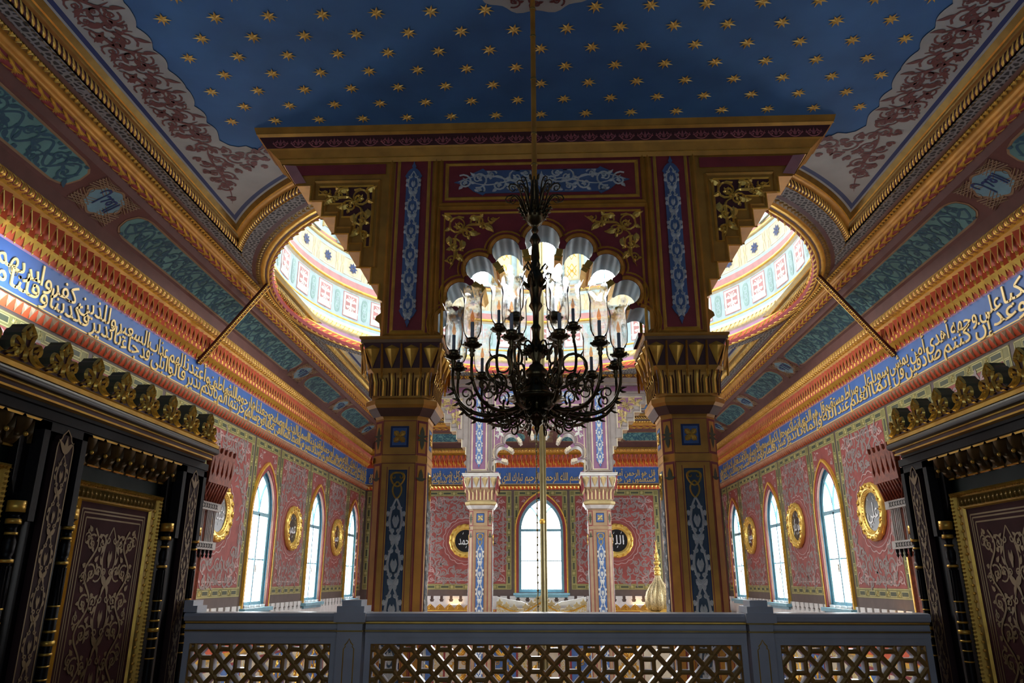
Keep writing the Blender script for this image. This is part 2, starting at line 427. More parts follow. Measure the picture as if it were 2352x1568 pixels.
def shape_ar(t):
    t = t.replace('لا', '\ue000').replace('لأ', '\ue001').replace('لإ', '\ue002')
    A = dict(AR); A['\ue000'] = ('\ufefb', '\ufefc'); A['\ue001'] = ('\ufef7', '\ufef8'); A['\ue002'] = ('\ufef9', '\ufefa')
    out = []
    for i, c in enumerate(t):
        if c not in A: out.append(c); continue
        f = A[c]
        prev = i > 0 and t[i - 1] in A and len(A[t[i - 1]]) == 4 and c != 'ء'
        nxt = i + 1 < len(t) and t[i + 1] in A and t[i + 1] != 'ء' and len(f) == 4
        k = 3 if prev and nxt else 1 if prev and len(f) > 1 else 2 if nxt else 0
        out.append(f[k])
    return ''.join(reversed(out))
def text_geo(txt, extrude=0.007, bold=0.012, res=2, shaped=True):
    """(verts, faces, width) of a text mesh at size 1, baseline 0, starting at x=0"""
    c = bpy.data.curves.new('lettering', 'FONT'); c.body = shape_ar(txt) if shaped else txt; c.size = 1; c.resolution_u = res
    c.extrude = extrude; c.offset = bold
    o = bpy.data.objects.new('lettering', c); COL.objects.link(o)
    bpy.context.view_layer.update()
    me = bpy.data.meshes.new_from_object(o.evaluated_get(bpy.context.evaluated_depsgraph_get()))
    V = [tuple(v.co) for v in me.vertices]; F = [tuple(p.vertices) for p in me.polygons]
    bpy.data.objects.remove(o); bpy.data.curves.remove(c); bpy.data.meshes.remove(me)
    x0 = min(v[0] for v in V); x1 = max(v[0] for v in V)
    return [(v[0] - x0, v[1], v[2] + extrude) for v in V], F, x1 - x0
def put_text(mb, txt, fn, u0, u1, v0, sy, mat, flip=False, hs=1.0, **kw):
    V, F, w = text_geo(txt, **kw)
    k = (u1 - u0) / w
    mb.add([fn(u0 + (w - v[0] if flip else v[0]) * k, v0 + v[1] * sy, 0.002 + v[2] * hs) for v in V], F, mat)
# ================================================================ room shell
W, YF, YB, ZC, YC = 5.8, 24.5, -3.0, 5.05, 12.8     # half width, far wall, back wall, ceiling, dome axis
ZFL, ZG = -6.0, -1.35                                # hall floor, loge floor
def arch_pts(y0, w, z0, zs, za, n=10):
    """gothic outline from bottom left over the apex to bottom right"""
    h = za - zs; R = (w * w + h * h) / (2 * w)
    P = [(y0 - w, z0)]
    aa = math.atan2(h, R - w)
    for i in range(n + 1):
        a = aa * i / n; P.append((y0 - w + R - R * cos(a), zs + R * sin(a)))
    for i in range(n, -1, -1):
        a = aa * i / n; P.append((y0 + w - R + R * cos(a), zs + R * sin(a)))
    P.append((y0 + w, z0)); return P
SWIN = [11.68, 15.5, 19.3, 23.05]
bays = [(14.75, 16.25), (18.5, 20.07), (22.32, 23.75)]
# --- walls
def side_wall(side, name):
    mb = MB(); f = wallmap(side)
    wins = [arch_pts(y, 0.66, -0.5, 1.31, 2.27) for y in SWIN]
    outer = [(YB, ZFL), (YF, ZFL), (YF, 5.6), (YB, 5.6)]
    mb.poly([outer] + wins, f, 'wall_dark')
    for w in wins:
        n = len(w)
        mb.add([f(p[0], p[1], 0) for p in w] + [f(p[0], p[1], -0.3) for p in w], [(i, (i + 1) % n, n + (i + 1) % n, n + i) for i in range(n)], 'window_blue')
    return struct(mb.build(name))
side_wall('L', 'wall_left'); side_wall('R', 'wall_right')
mb = MB(); f = wallmap('F')
fw = arch_pts(-0.045, 0.76, -0.36, 1.53, 2.66)
mb.poly([[(-W, ZFL), (W, ZFL), (W, 5.6), (-W, 5.6)], fw], f, 'wall_dark')
n = len(fw); mb.add([f(p[0], p[1], 0) for p in fw] + [f(p[0], p[1], -0.3) for p in fw], [(i, (i + 1) % n, n + (i + 1) % n, n + i) for i in range(n)], 'window_blue')
struct(mb.build('wall_far'))
mb = MB(); mb.box(-W, W, YB - 0.15, YB, ZFL, 5.6, 'dark_wood'); struct(mb.build('wall_back'))
mb = MB(); mb.box(-W, W, YB, 7.0, ZG - 0.25, ZG, 'brown'); struct(mb.build('floor'))
mb = MB(); mb.box(-W, W, 7.0, YF, ZFL - 0.1, ZFL, 'carpet'); struct(mb.build('floor'))

# --- windows
wn = [0]
def window(side, y, w, z0, zs, za, group=None, far=False):
    wn[0] += 1; f = wallmap(side); c = f(y, z0, 0)
    e = empty('window_%d' % wn[0], c, kind='structure')
    ins = arch_pts(y, w - 0.07, z0, zs, za - 0.11); inn = arch_pts(y, w - 0.12, z0 + 0.06, zs, za - 0.2)
    mb = MB(); mb.poly([arch_pts(y, w + 0.07, z0 - 0.02, zs, za + 0.11), arch_pts(y, w + 0.035, z0 - 0.02, zs, za + 0.055)], f, 'gold', 0.06, 0)
    mb.poly([arch_pts(y, w + 0.035, z0 - 0.02, zs, za + 0.055), arch_pts(y, w - 0.03, z0 - 0.02, zs, za - 0.045)], f, 'maroon', 0.045, 0)
    mb.poly([arch_pts(y, w - 0.03, z0 - 0.02, zs, za - 0.045), arch_pts(y, w - 0.05, z0 - 0.02, zs, za - 0.075)], f, 'brown', 0.03, -0.02)
    mb.build('architrave', e)
    mb = MB(); g = lambda u, v, h=0: f(u, v, h - 0.12)
    o = arch_pts(y, w - 0.03, z0, zs, za - 0.045); i2 = arch_pts(y, w - 0.13, z0 + 0.09, zs, za - 0.19)
    mb.poly([o, i2], g, 'window_blue', 0.05, 0)
    mb.box(y - w + 0.1, y + w - 0.1, zs - 0.04, zs + 0.04, 0, 0.06, 'window_blue', lambda a, b, cc: g(a, b, cc))
    mb.box(y - 0.032, y + 0.032, z0, zs, 0, 0.06, 'window_blue', lambda a, b, cc: g(a, b, cc))
    zm = z0 + (zs - z0) * 0.5
    mb.box(y - w + 0.1, y + w - 0.1, zm - 0.014, zm + 0.014, 0, 0.04, 'window_blue', lambda a, b, cc: g(a, b, cc))
    # intersecting tracery: two bars springing from the mullion
    h = za - zs; R = (w * w + h * h) / (2 * w)
    for d in (1, -1):
        P = []
        for k in range(9):
            a = 0.86 * math.atan2(h, R - w) * k / 8
            P.append((y + d * (R - R * cos(a)) * 0.8, zs + R * sin(a) * 0.8))
        mb.strips([(P, 0.06)], lambda u, v, hh: g(u, v, 0.03 + hh), 'window_blue', 0.03)
    mb.build('window_frame', e)
    mb = MB(); mb.poly([arch_pts(y, w - 0.06, z0 + 0.02, zs, za - 0.1)], lambda u, v, hh: f(u, v, -0.11), 'pane'); p = mb.build('pane', e)
    mb = MB()
    mb.box(y - w - 0.12, y + w + 0.12, z0 - 0.09, z0 - 0.02, 0, 0.14, 'window_blue', lambda a, b, cc: f(a, b, cc))
    mb.box(y - w - 0.06, y + w + 0.06, z0 - 0.15, z0 - 0.09, 0, 0.08, 'window_blue', lambda a, b, cc: f(a, b, cc)); mb.build('window_sill', e)
    if side != 'F':
        mb = MB(); mb.tube([g(y + 0.02, zm - 0.25, 0.08), g(y + 0.02, zm - 0.1, 0.08)], 0.012, 'bronze'); mb.build('window_handle', e)
for sd in 'LR':
    for y in SWIN: window(sd, y, 0.66, -0.5, 1.31, 2.27)
window('F', -0.045, 0.76, -0.36, 1.53, 2.66)
# windows of the loge wall behind
for x in (-3.2, 0, 3.2):
    wn[0] += 1; e = empty('window_%d' % wn[0], (x, YB, 0.2), kind='structure')
    mb = MB(); mb.poly([arch_pts(x, 0.62, -0.4, 1.4, 2.4)], lambda u, v, h: (u, YB + 0.02, v), 'loge_pane'); mb.build('pane', e)
    mb = MB(); mb.poly([arch_pts(x, 0.7, -0.45, 1.4, 2.5), arch_pts(x, 0.62, -0.4, 1.4, 2.4)], lambda u, v, h: (u, YB + 0.01 + h, v), 'window_blue', 0.05, 0); mb.build('window_frame', e)

# --- painted wall bays (thin painted ornament lying on the walls)
def bay(side, y0, y1, z0, z1, win=False, name='wall_painting'):
    """green strap border with cells and rosettes, red damask field, pale scroll outline"""
    f0 = wallmap(side); f = lambda u, v, h=0.0: f0(u, v, 0.004 + h)
    b = 0.19; mb = MB()
    hole = []
    if win: hole = [arch_pts(win[0], win[1] - 0.01, win[2] - 0.02, win[3], win[4])]
    fr = [(y0 + 0.02, z0 + 0.02), (y1 - 0.02, z0 + 0.02), (y1 - 0.02, z1 - 0.02), (y0 + 0.02, z1 - 0.02)]
    mb.poly([fr] + hole, f, 'olive', 0.0)
    def cell(a, c, p, q):
        rect(mb, a, c, p, q, f, 'olive_line', 0.003); rect(mb, a + 0.012, c - 0.012, p + 0.012, q - 0.012, f, 'olive_dark', 0.005)
    def run(u_a, u_b, vert, at):
        L = u_b - u_a; n = max(1, round(L / 0.42)); P = L / n
        for i in range(n):
            a = u_a + P * i; m = a + P
            if vert: cell(at - 0.045, at + 0.045, a + 0.09, m - 0.09)
            else: cell(a + 0.09, m - 0.09, at - 0.045, at + 0.045)
            for cc in ([a] if i else []) + []:
                c = (at, cc) if vert else (cc, at)
                mb.strips(rosette(c[0], c[1], 0.055, 0.022, 8), f, 'olive_line', 0.008)
    for a, c in ((y0 + 0.03, y0 + 0.04), (y1 - 0.04, y1 - 0.03), (y0 + b - 0.02, y0 + b - 0.01), (y1 - b + 0.01, y1 - b + 0.02)):
        rect(mb, a, c, z0 + 0.03, z1 - 0.03, f, 'olive_line', 0.003)
    for a, c in ((z1 - 0.04, z1 - 0.03), (z1 - b + 0.01, z1 - b + 0.02)): rect(mb, y0 + 0.03, y1 - 0.03, a, c, f, 'olive_line', 0.003)
    run(z0 + 0.1, z1 - 0.1, True, y0 + 0.1); run(z0 + 0.1, z1 - 0.1, True, y1 - 0.1); run(y0 + 0.1, y1 - 0.1, False, z1 - 0.1)
    if not win:
        run(y0 + 0.1, y1 - 0.1, False, z0 + 0.1)
        for a, c in ((z0 + 0.03, z0 + 0.04), (z0 + b - 0.02, z0 + b - 0.01)): rect(mb, y0 + 0.03, y1 - 0.03, a, c, f, 'olive_line', 0.003)
    # red field
    X0, X1, Z0, Z1 = y0 + b, y1 - b, z0 + b, z1 - b
    if win: Z0 = z0 - 0.02
    fld = [(X0, Z0), (X1, Z0), (X1, Z1), (X0, Z1)]
    if win:
        A = arch_pts(win[0], win[1] - 0.01, win[2] - 0.02, win[3], win[4])
        A2 = [p for p in A if p[1] > 1.2]
        fld = [(X0, Z1)] + [(X0, 1.5)] + [p for p in A2 if p[1] > 1.5 and X0 < p[0] < X1] + [(X1, 1.5), (X1, Z1)]
        mb.poly([fld], f, 'field_red', 0.004)
        for s in (1, -1):
            cx = win[0] + s * (X1 - X0) * 0.38
            S = curl(cx, Z1 - 0.14, 0.1, PI / 2, s, 0.022) + curl(cx + 0.02 * s, Z1 - 0.36, 0.07, PI / 2, -s, 0.02)
            S += [leaf(cx - s * 0.1, Z1 - 0.07, PI if s > 0 else 0, 0.14, 0.04, 0.3)]
            mb.strips(S, lambda u, v, h: f(u, v, 0.006 + h), 'scroll_pink', 0.004, True)
    else:
        mb.poly([fld], f, 'field_red', 0.004)
        e = 0.10; q = 0.34
        pts = [(X0 + e, Z0 + e + q), (X0 + e + 0.1, Z0 + e + q), (X0 + e + 0.14, Z0 + e + q * 0.6), (X0 + e + q * 0.6, Z0 + e + 0.14), (X0 + e + q, Z0 + e + 0.1), (X0 + e + q, Z0 + e)]
        cxm, czm = (X0 + X1) / 2, (Z0 + Z1) / 2
        o = list(pts) + [(2 * cxm - x, z) for x, z in reversed(pts)]
        o = o + [(x, 2 * czm - z) for x, z in reversed(o)]
        mb.poly([o], f, 'damask', 0.006)
        mb.strips([(o + [o[0]], 0.028)], lambda u, v, h: f(u, v, 0.008 + h), 'scroll_pink', 0.0, True)
        S = []
        for sx in (1, -1):
            for sz in (1, -1):
                px, pz = cxm + sx * (X1 - X0) / 2, czm + sz * (Z1 - Z0) / 2
                S += curl(px - sx * 0.15, pz - sz * 0.15, 0.12, PI / 2, sx * sz, 0.026)
                S += curl(px - sx * 0.12, pz - sz * 0.42, 0.09, PI / 2, -sx * sz, 0.024) + curl(px - sx * 0.42, pz - sz * 0.12, 0.09, 0, -sx * sz, 0.024)
                S += [leaf(px - sx * 0.3, pz - sz * 0.25, math.atan2(-sz, -sx), 0.16, 0.045, 0.4)]
        mb.strips(S, lambda u, v, h: f(u, v, 0.008 + h), 'scroll_pink', 0.0, True)
        # vines inside the damask, drawn as real painted tendrils
        S = []; w = X1 - X0; nx = max(2, round(w / 0.24)); nz = round((Z1 - Z0) / 0.24)
        for i in range(nx):
            for j in range(nz):
                cx = X0 + w * (i + 0.5) / nx; cz = Z0 + (Z1 - Z0) * (j + 0.5) / nz
                if min(cx - X0, X1 - cx) < 0.28 and min(cz - Z0, Z1 - cz) < 0.45: continue
                if math.hypot(cz - 1.14, cx - cxm) < 0.82 and w > 1.4: continue
                cx += random.uniform(-0.04, 0.04); cz += random.uniform(-0.04, 0.04)
                S += curl(cx, cz, 0.13, random.random() * 6, random.choice((1, -1)), 0.034, True, 1.3)
                S += [leaf(cx + random.uniform(-0.12, 0.12), cz + random.uniform(-0.12, 0.12), random.random() * 6, 0.17, 0.045, random.choice((1, -1)), 5)]
        mb.strips(S, lambda u, v, h: f(u, v, 0.0075 + h), 'damask_scroll', 0.0, True)
    return mb
def roundel_halo(mb, side, y, z, r):
    f0 = wallmap(side); f = lambda u, v, h=0.0: f0(u, v, 0.013 + h)
    mb.poly([[(y + (r + 0.16) * cos(2 * PI * i / 40), z + (r + 0.16) * sin(2 * PI * i / 40)) for i in range(40)]], f, 'field_red', 0)
    P = []
    for i in range(121):
        a = 2 * PI * i / 120; q = r + 0.19 + 0.045 * abs(sin(a * 9))
        P.append((y + q * cos(a), z + q * sin(a)))
    mb.strips([(P, 0.022)], f, 'scroll_pink', 0.003, True)
    P = [(y + (r + 0.13) * cos(2 * PI * i / 60), z + (r + 0.13) * sin(2 * PI * i / 60)) for i in range(61)]
    mb.strips([(P, 0.012)], f, 'scroll_pink', 0.003, True)
tn = [0]
def trim(mb, parent=None):
    tn[0] += 1; return struct(mb.build('trim_%d' % tn[0]))
ZT = 2.80
for sd in 'LR':
    seg = [(12.45, 14.72, 0), (14.75, 16.25, 15.5), (16.27, 18.48, 0), (18.5, 20.07, 19.3), (20.1, 22.3, 0), (22.32, 23.75, 23.05), (23.78, 24.48, -1), (6.95, 8.9, -1), (8.95, 10.85, -1), (10.9, 12.42, 11.68), (4.95, 6.9, -1), (2.9, 4.9, -1)]
    for y0, y1, w in seg:
        if w > 0: mb = bay(sd, y0, y1, -0.56, ZT, (w, 0.73, -0.5, 1.31, 2.38))
        elif w == 0:
            mb = bay(sd, y0, y1, -0.32, ZT)
            yc_ = (y0 + y1) / 2; roundel_halo(mb, sd, yc_ if y0 > 13 or y0 < 12 else (13.3 if sd == 'L' else 13.45), 1.14, 0.47)
        else: mb = bay(sd, y0, y1, -0.32, ZT)
        trim(mb)
for y0, y1, w in ((-3.87, -0.97, 0), (-0.93, 0.84, 1), (0.88, 3.78, 0), (-5.75, -3.91, 0), (3.82, 5.7, 0)):
    mb = bay('F', y0, y1, -0.44 if w else -0.3, ZT, (-0.045, 0.83, -0.36, 1.53, 2.77) if w else False)
    if (y0 < 0 or y0 < 2) and y0 > -3.9 and not w: roundel_halo(mb, 'F', -2.46 if y0 < 0 else 2.36, 1.2, 0.5)
    trim(mb)
# white dado with notched merlons, and lower hall walls
def dado(side, u0, u1):
    f = wallmap(side); mb = MB()
    zt, zb = -0.47, -0.95
    P = [(u0, zb), (u1, zb)]; u = u1; p = 0.30
    while u - p > u0:
        P += [(u, zt - 0.17), (u - p * 0.10, zt - 0.17), (u - p * 0.20, zt - 0.10), (u - p * 0.10, zt - 0.09), (u - p * 0.10, zt), (u - p * 0.80, zt), (u - p * 0.80, zt - 0.09), (u - p * 0.70, zt - 0.10), (u - p * 0.80, zt - 0.17)]
        u -= p
    P += [(u0, zt - 0.17)]
    mb.poly([P], f, 'plaster', 0.03, 0)
    for a, b, m, h in ((-0.95, -1.0, 'gold', 0.08), (-1.0, -1.25, 'red', 0.03), (-1.25, -1.32, 'gold', 0.08), (-1.32, -3.1, 'gilt_scroll', 0.02), (-3.1, -3.25, 'red', 0.05), (-3.25, ZFL, 'plaster', 0.02)):
        mb.box(u0, u1, b, a, 0, h, m, lambda x, y, z: f(x, y, z))
    # tall painted panels below
    n = round((u1 - u0) / 1.3)
    for i in range(n):
        c = u0 + (u1 - u0) * (i + 0.5) / n
        rect(mb, c - 0.5, c + 0.5, -3.0, -1.45, f, 'maroon', 0.035); rect(mb, c - 0.44, c + 0.44, -2.95, -1.5, f, 'panel_blue' if i % 2 else 'cream', 0.04)
        mb.strips(candel(1.4, 0.75, 0.7, 0.04, -2.92, c), lambda u, v, h: f(v, u, 0.045 + h), 'gold', 0.02)
    return mb
for sd in 'LR': trim(dado(sd, 7.3, YF))
trim(dado('F', -W, W))

# --- frieze with lettering + lower cornice
def frieze(side):
    f = wallmap(side); mb = MB()
    a, b = (YB, YF) if side != 'F' else (-W, W)
    rect(mb, a, b, 2.98, 3.53, f, 'frieze_blue', 0.012)
    rect(mb, a, b, 2.99, 3.008, f, 'letters', 0.016); 
    T = {'L': ('قل أرأيتم إن أهلكني الله ومن معي أو رحمنا ولقد زينا السماء الدنيا بمصابيح وجعلناها رجوما للشياطين وأعتدنا لهم عذاب السعير وللذين كفروا بربهم عذاب جهنم وبئس المصير إذا ألقوا فيها سمعوا لها شهيقا وهي تفور', 
               'قل هو الرحمن آمنا به وعليه توكلنا فستعلمون من هو تكاد تميز من الغيظ كلما ألقي فيها فوج سألهم خزنتها ألم يأتكم نذير قالوا بلى قد جاءنا نذير فكذبنا وقلنا ما نزل الله من شيء إن أنتم إلا في ضلال كبير وقالوا لو كنا نسمع أو نعقل'),
         'R': ('أمن هذا الذي يرزقكم إن أمسك رزقه بل لجوا في عتو ونفور أفمن يمشي مكبا على وجهه أهدى أمن يمشي سويا على صراط مستقيم قل هو الذي أنشأكم وجعل لكم السمع والأبصار والأفئدة قليلا ما تشكرون',
               'قل هو الذي ذرأكم في الأرض وإليه تحشرون ويقولون متى هذا الوعد إن كنتم صادقين قل إنما العلم عند الله وإنما أنا نذير مبين فلما رأوه زلفة سيئت وجوه الذين كفروا')}
    if side == 'F':
        for t, u0, u1, v, s in (('بسم الله الرحمن الرحيم', -0.55, 1.25, 3.10, 0.36), ('تبارك الذي', -1.3, -0.62, 3.10, 0.36), ('بيده الملك وهو على كل شيء قدير', -3.6, -1.35, 3.25, 0.26), ('الذي خلق الموت والحياة ليبلوكم', -3.6, -1.35, 3.05, 0.26),
                                ('قل هو الرحمن آمنا به وعليه توكلنا', 1.35, 3.7, 3.25, 0.26), ('فستعلمون من هو في ضلال مبين', 1.35, 3.7, 3.05, 0.26), ('أيكم أحسن عملا وهو العزيز الغفور', -5.7, -3.7, 3.25, 0.26), ('الذي خلق سبع سماوات طباقا', -5.7, -3.7, 3.05, 0.26), ('قل أرأيتم إن أصبح ماؤكم غورا', 3.8, 5.7, 3.25, 0.26), ('فمن يأتيكم بماء معين', 3.8, 5.7, 3.05, 0.26)):
            put_text(mb, t, lambda u, v_, h: f(u, v_, 0.014 + h), u0, u1, v, s, 'letters', bold=0.01)
    else:
        g = lambda u, v_, h: f(u, v_, 0.014 + h)
        L1, L2 = T[side]
        # each line is set in words that stand one above the other, in runs along the wall
        for row, (t, v) in enumerate(((L1, 3.255), (L2, 3.065))):
            ws = t.split(' ')
            if side == 'L': ws = ws[::-1]
            # pack words from the near end to the far end
            tot = sum(len(w) + 0.6 for w in ws); u = -0.6; k = (24.4 - u) / tot
            for w in ws:
                l = (len(w) + 0.0) * k
                put_text(mb, w, g, u, u + l * 1.06, v, 0.33, 'letters', flip=(side == 'R'), bold=0.006, hs=1.0)
                u += (len(w) + 0.6) * k
    return mb
for sd in 'LRF':
    tn[0] += 1; struct(frieze(sd).build('trim_%d' % tn[0]))
YS = {'c': 18.7}
def surf(side, pa, pb, bulge=0.0):
    """fn(u, t, h) on a moulding whose section runs from pa to pb (x distance from axis, z)"""
    dx, dz = pb[0] - pa[0], pb[1] - pa[1]; l = math.hypot(dx, dz); nx, nz = dz / l, -dx / l
    def q(t, h):
        b = bulge * 4 * t * (1 - t) + h
        return pa[0] + dx * t + nx * b, pa[1] + dz * t + nz * b
    if side == 'L': return lambda u, t, h=0.0: (lambda p: (-p[0], u, p[1]))(q(t, h))
    if side == 'R': return lambda u, t, h=0.0: (lambda p: (p[0], u, p[1]))(q(t, h))
    if side == 'F': return lambda u, t, h=0.0: (lambda p: (u, 18.7 + p[0], p[1]))(q(t, h))
    # circle: u = angle
    return lambda u, t, h=0.0: (lambda p: ((5.42 + 4.5 - p[0]) * sin(u), YC + (5.42 + 4.5 - p[0]) * cos(u), p[1]))(q(t, h))
def run_mould(mb, pa, pb, mat, bulge=0.0, nv=1, smooth=True, sides='LFR'):
    for s in sides:
        F = surf(s, pa, pb, bulge)
        def g(a, b, s=s, F=F):
            x = pa[0] + (pb[0] - pa[0]) * b
            if s in 'LR': return F(YB + (18.7 + x - YB) * a, b)
            return F(-x + 2 * x * a, b)
        mb.grid(g, 1, max(nv, 1 if not bulge else 6), mat, smooth)
def arc_mould(mb, pa, pb, mat, bulge=0.0, nv=1):
    """same section, along the dome circle, cut where it meets the side moulding"""
    F = surf('C', pa, pb, bulge)
    for sx in (1, -1):
        for fr in (1, -1):
            def g(a, b):
                x = pa[0] + (pb[0] - pa[0]) * b; r = 9.92 - x
                a0 = math.asin(min(1, x / r)); a1 = math.asin(3.1 / r)
                an = a0 + (a1 - a0) * a
                p = F(an, b); return (sx * p[0], YC + fr * (p[1] - YC), p[2])
            mb.grid(g, 24, max(nv, 1 if not bulge else 6), mat, True)
# section points
S0, S1, S2, S3 = (4.50, 5.05), (4.545, 5.0), (4.63, 4.965), (4.70, 4.905)
mb = MB()
run_mould(mb, S0, S1, 'gold_dark'); run_mould(mb, S1, (4.56, 4.99), 'gold'); run_mould(mb, (4.56, 4.99), S2, 'gold_dark', -0.01); run_mould(mb, S2, S3, 'maroon_dark', 0.035)
arc_mould(mb, S0, S1, 'gold_dark'); arc_mould(mb, S1, (4.56, 4.99), 'gold'); arc_mould(mb, (4.56, 4.99), S2, 'gold_paint', -0.01); arc_mould(mb, S2, S3, 'maroon_dark', 0.035)
arc_mould(mb, S3, (4.72, 4.885), 'gold'); run_mould(mb, S3, (4.70, 4.88), 'gold')
def rope(F, u0, u1, step, mir=False, post=lambda p: p, slant=0.7):
    n = int((u1 - u0) / step)
    for i in range(n):
        u = u0 + step * (i + 0.5); V = []
        sl = slant * step * (-1 if mir else 1)
        pts = []
        for j in range(5):
            t = j / 4; pts.append((u + sl * (t - 0.5) * 2, t))
        w = [0.25, 0.5, 0.58, 0.5, 0.25]
        for j, (a, t) in enumerate(pts):
            V += [post(F(a - step * w[j] * 0.55, t, 0.0)), post(F(a, t, 0.017)), post(F(a + step * w[j] * 0.55, t, 0.0))]
        mb.add(V, [(3 * j + k, 3 * j + k + 1, 3 * j + k + 4, 3 * j + k + 3) for j in range(4) for k in (0, 1)], 'gold_leaf', True)
for s in 'LR': rope(surf(s, S2, S3, 0.035), 2.5, 23.2, 0.078)
rope(surf('F', S2, S3, 0.035), -4.6, 4.6, 0.078)
FC = surf('C', S2, S3, 0.035)
for sx in (1, -1):
    for fr in (1, -1):
        rope(FC, math.asin(3.15 / 5.25), math.asin(4.66 / 5.25), 0.078 / 5.25, False, lambda p: (sx * p[0], YC + fr * (p[1] - YC), p[2]))
trim(mb)
# lace soffit between the coffer and the dome opening
mb = MB(); S4 = (4.83, 4.885)
RO = 4.83
def xr(y):
    d = abs(y - YC); return math.sqrt(max(0, RO * RO - d * d)) if d < RO else 0
for sx in (1, -1):
    # strip along the straight side
    ys = [YB] + [YC - RO + 0.0] + [YC - RO + 2 * RO * i / 60 for i in range(1, 60)] + [YC + RO, 23.5]
    def lo(y):   # inner edge of lace along side: max of coffer edge and dome circle, min of circle
        d = abs(y - YC)
        xc = math.sqrt(5.2 ** 2 - d * d) if d < 5.2 else 0
        if xc >= 4.70: return xr(y)
        return 4.70
    # polygon outline in plan: side strip + arc wing
    outer = [(4.83, YB), (4.83, YC)]
    wing = []
    aA = math.asin(3.0 / 5.2); aB = math.asin(4.70 / 5.2)
    for fr in (1, -1):
        P = [(4.85, YC)]
        P += [(RO * sin(PI / 2 - (PI / 2 - math.asin(3.0 / RO)) * i / 24), YC - fr * RO * cos(PI / 2 - (PI / 2 - math.asin(3.0 / RO)) * i / 24)) for i in range(25)][1:]
        P += [(5.22 * sin(aA + (aB - aA) * i / 20), YC - fr * 5.22 * cos(aA + (aB - aA) * i / 20)) for i in range(21)]
        P += [(4.68, YC - fr * math.sqrt(5.2 ** 2 - 4.68 ** 2)), (4.68, YB if fr > 0 else 23.4), (4.85, YB if fr > 0 else 23.53)]
        mb.poly([P], lambda u, v, h: (sx * u, v, 4.885), 'lace')
mb.add([(-4.7, 23.37, 4.886), (4.7, 23.37, 4.886), (4.83, 23.53, 4.885), (-4.83, 23.53, 4.885)], [(0, 1, 2, 3)], 'lace')
# fill from the arcades to the circle
trim(mb)
# gilded cornice: bead-and-leaf, plain fascia, big leaf
mb = MB()
PP = [(4.83, 4.885), (4.87, 4.862), (4.93, 4.845), (4.955, 4.78), (4.99, 4.725), (5.075, 4.668), (5.127, 4.589)]
run_mould(mb, PP[0], PP[1], 'brown', 0.01); run_mould(mb, PP[1], PP[2], 'gold_dark', -0.01); run_mould(mb, PP[2], PP[3], 'gold_paint', 0.008)
run_mould(mb, PP[3], PP[4], 'gold_paint', -0.01); run_mould(mb, PP[4], PP[5], 'maroon', 0.03); run_mould(mb, PP[5], PP[6], 'cove_brown')
for s in 'LFR':
    a, b = (2.5, 23.5) if s != 'F' else (-4.7, 4.7)
    F1 = surf(s, PP[1], PP[2], -0.01); F2 = surf(s, PP[4], PP[5], 0.03); u = a
    while u < b:
        S = [([(u, 0.15), (u + 0.035, 0.9), (u + 0.07, 0.15)], [0.028, 0.04, 0.028]), ([(u + 0.035, 0.1), (u + 0.035, 0.7)], [0.036, 0.028])]
        mb.strips(Sscale(S, 1, 1), F1, 'gold_leaf', 0.016); u += 0.085
    u = a; st = 0.21
    while u < b:
        ln = math.hypot(PP[5][0] - PP[4][0], PP[5][1] - PP[4][1]); FM = lambda a_, b_, h: F2(a_, max(0.02, min(0.98, b_ / ln)), h)
        S = []
        for k in range(5):
            y0, y1 = ln * (0.08 + 0.05 * k), ln * (0.95 - 0.17 * k)
            P = bez((u - 0.02 + 0.012 * k, y0), (u + 0.07, y0 - 0.005), (u + 0.11 + 0.012 * k, y0 + 0.02), (u + st * (0.74 + 0.07 * k), y1), 8)
            S.append((P, [0.016, 0.024, 0.027, 0.027, 0.026, 0.023, 0.017, 0.006]))
        S.append((bez((u + 0.01, ln * 0.95), (u + 0.05, ln * 0.97), (u + 0.1, ln * 0.8), (u + 0.13, ln * 0.6), 6), [0.006, 0.014, 0.016, 0.012, 0.008, 0.003]))
        mb.strips(S, FM, 'gold_leaf', 0.02)
        u += st
trim(mb)
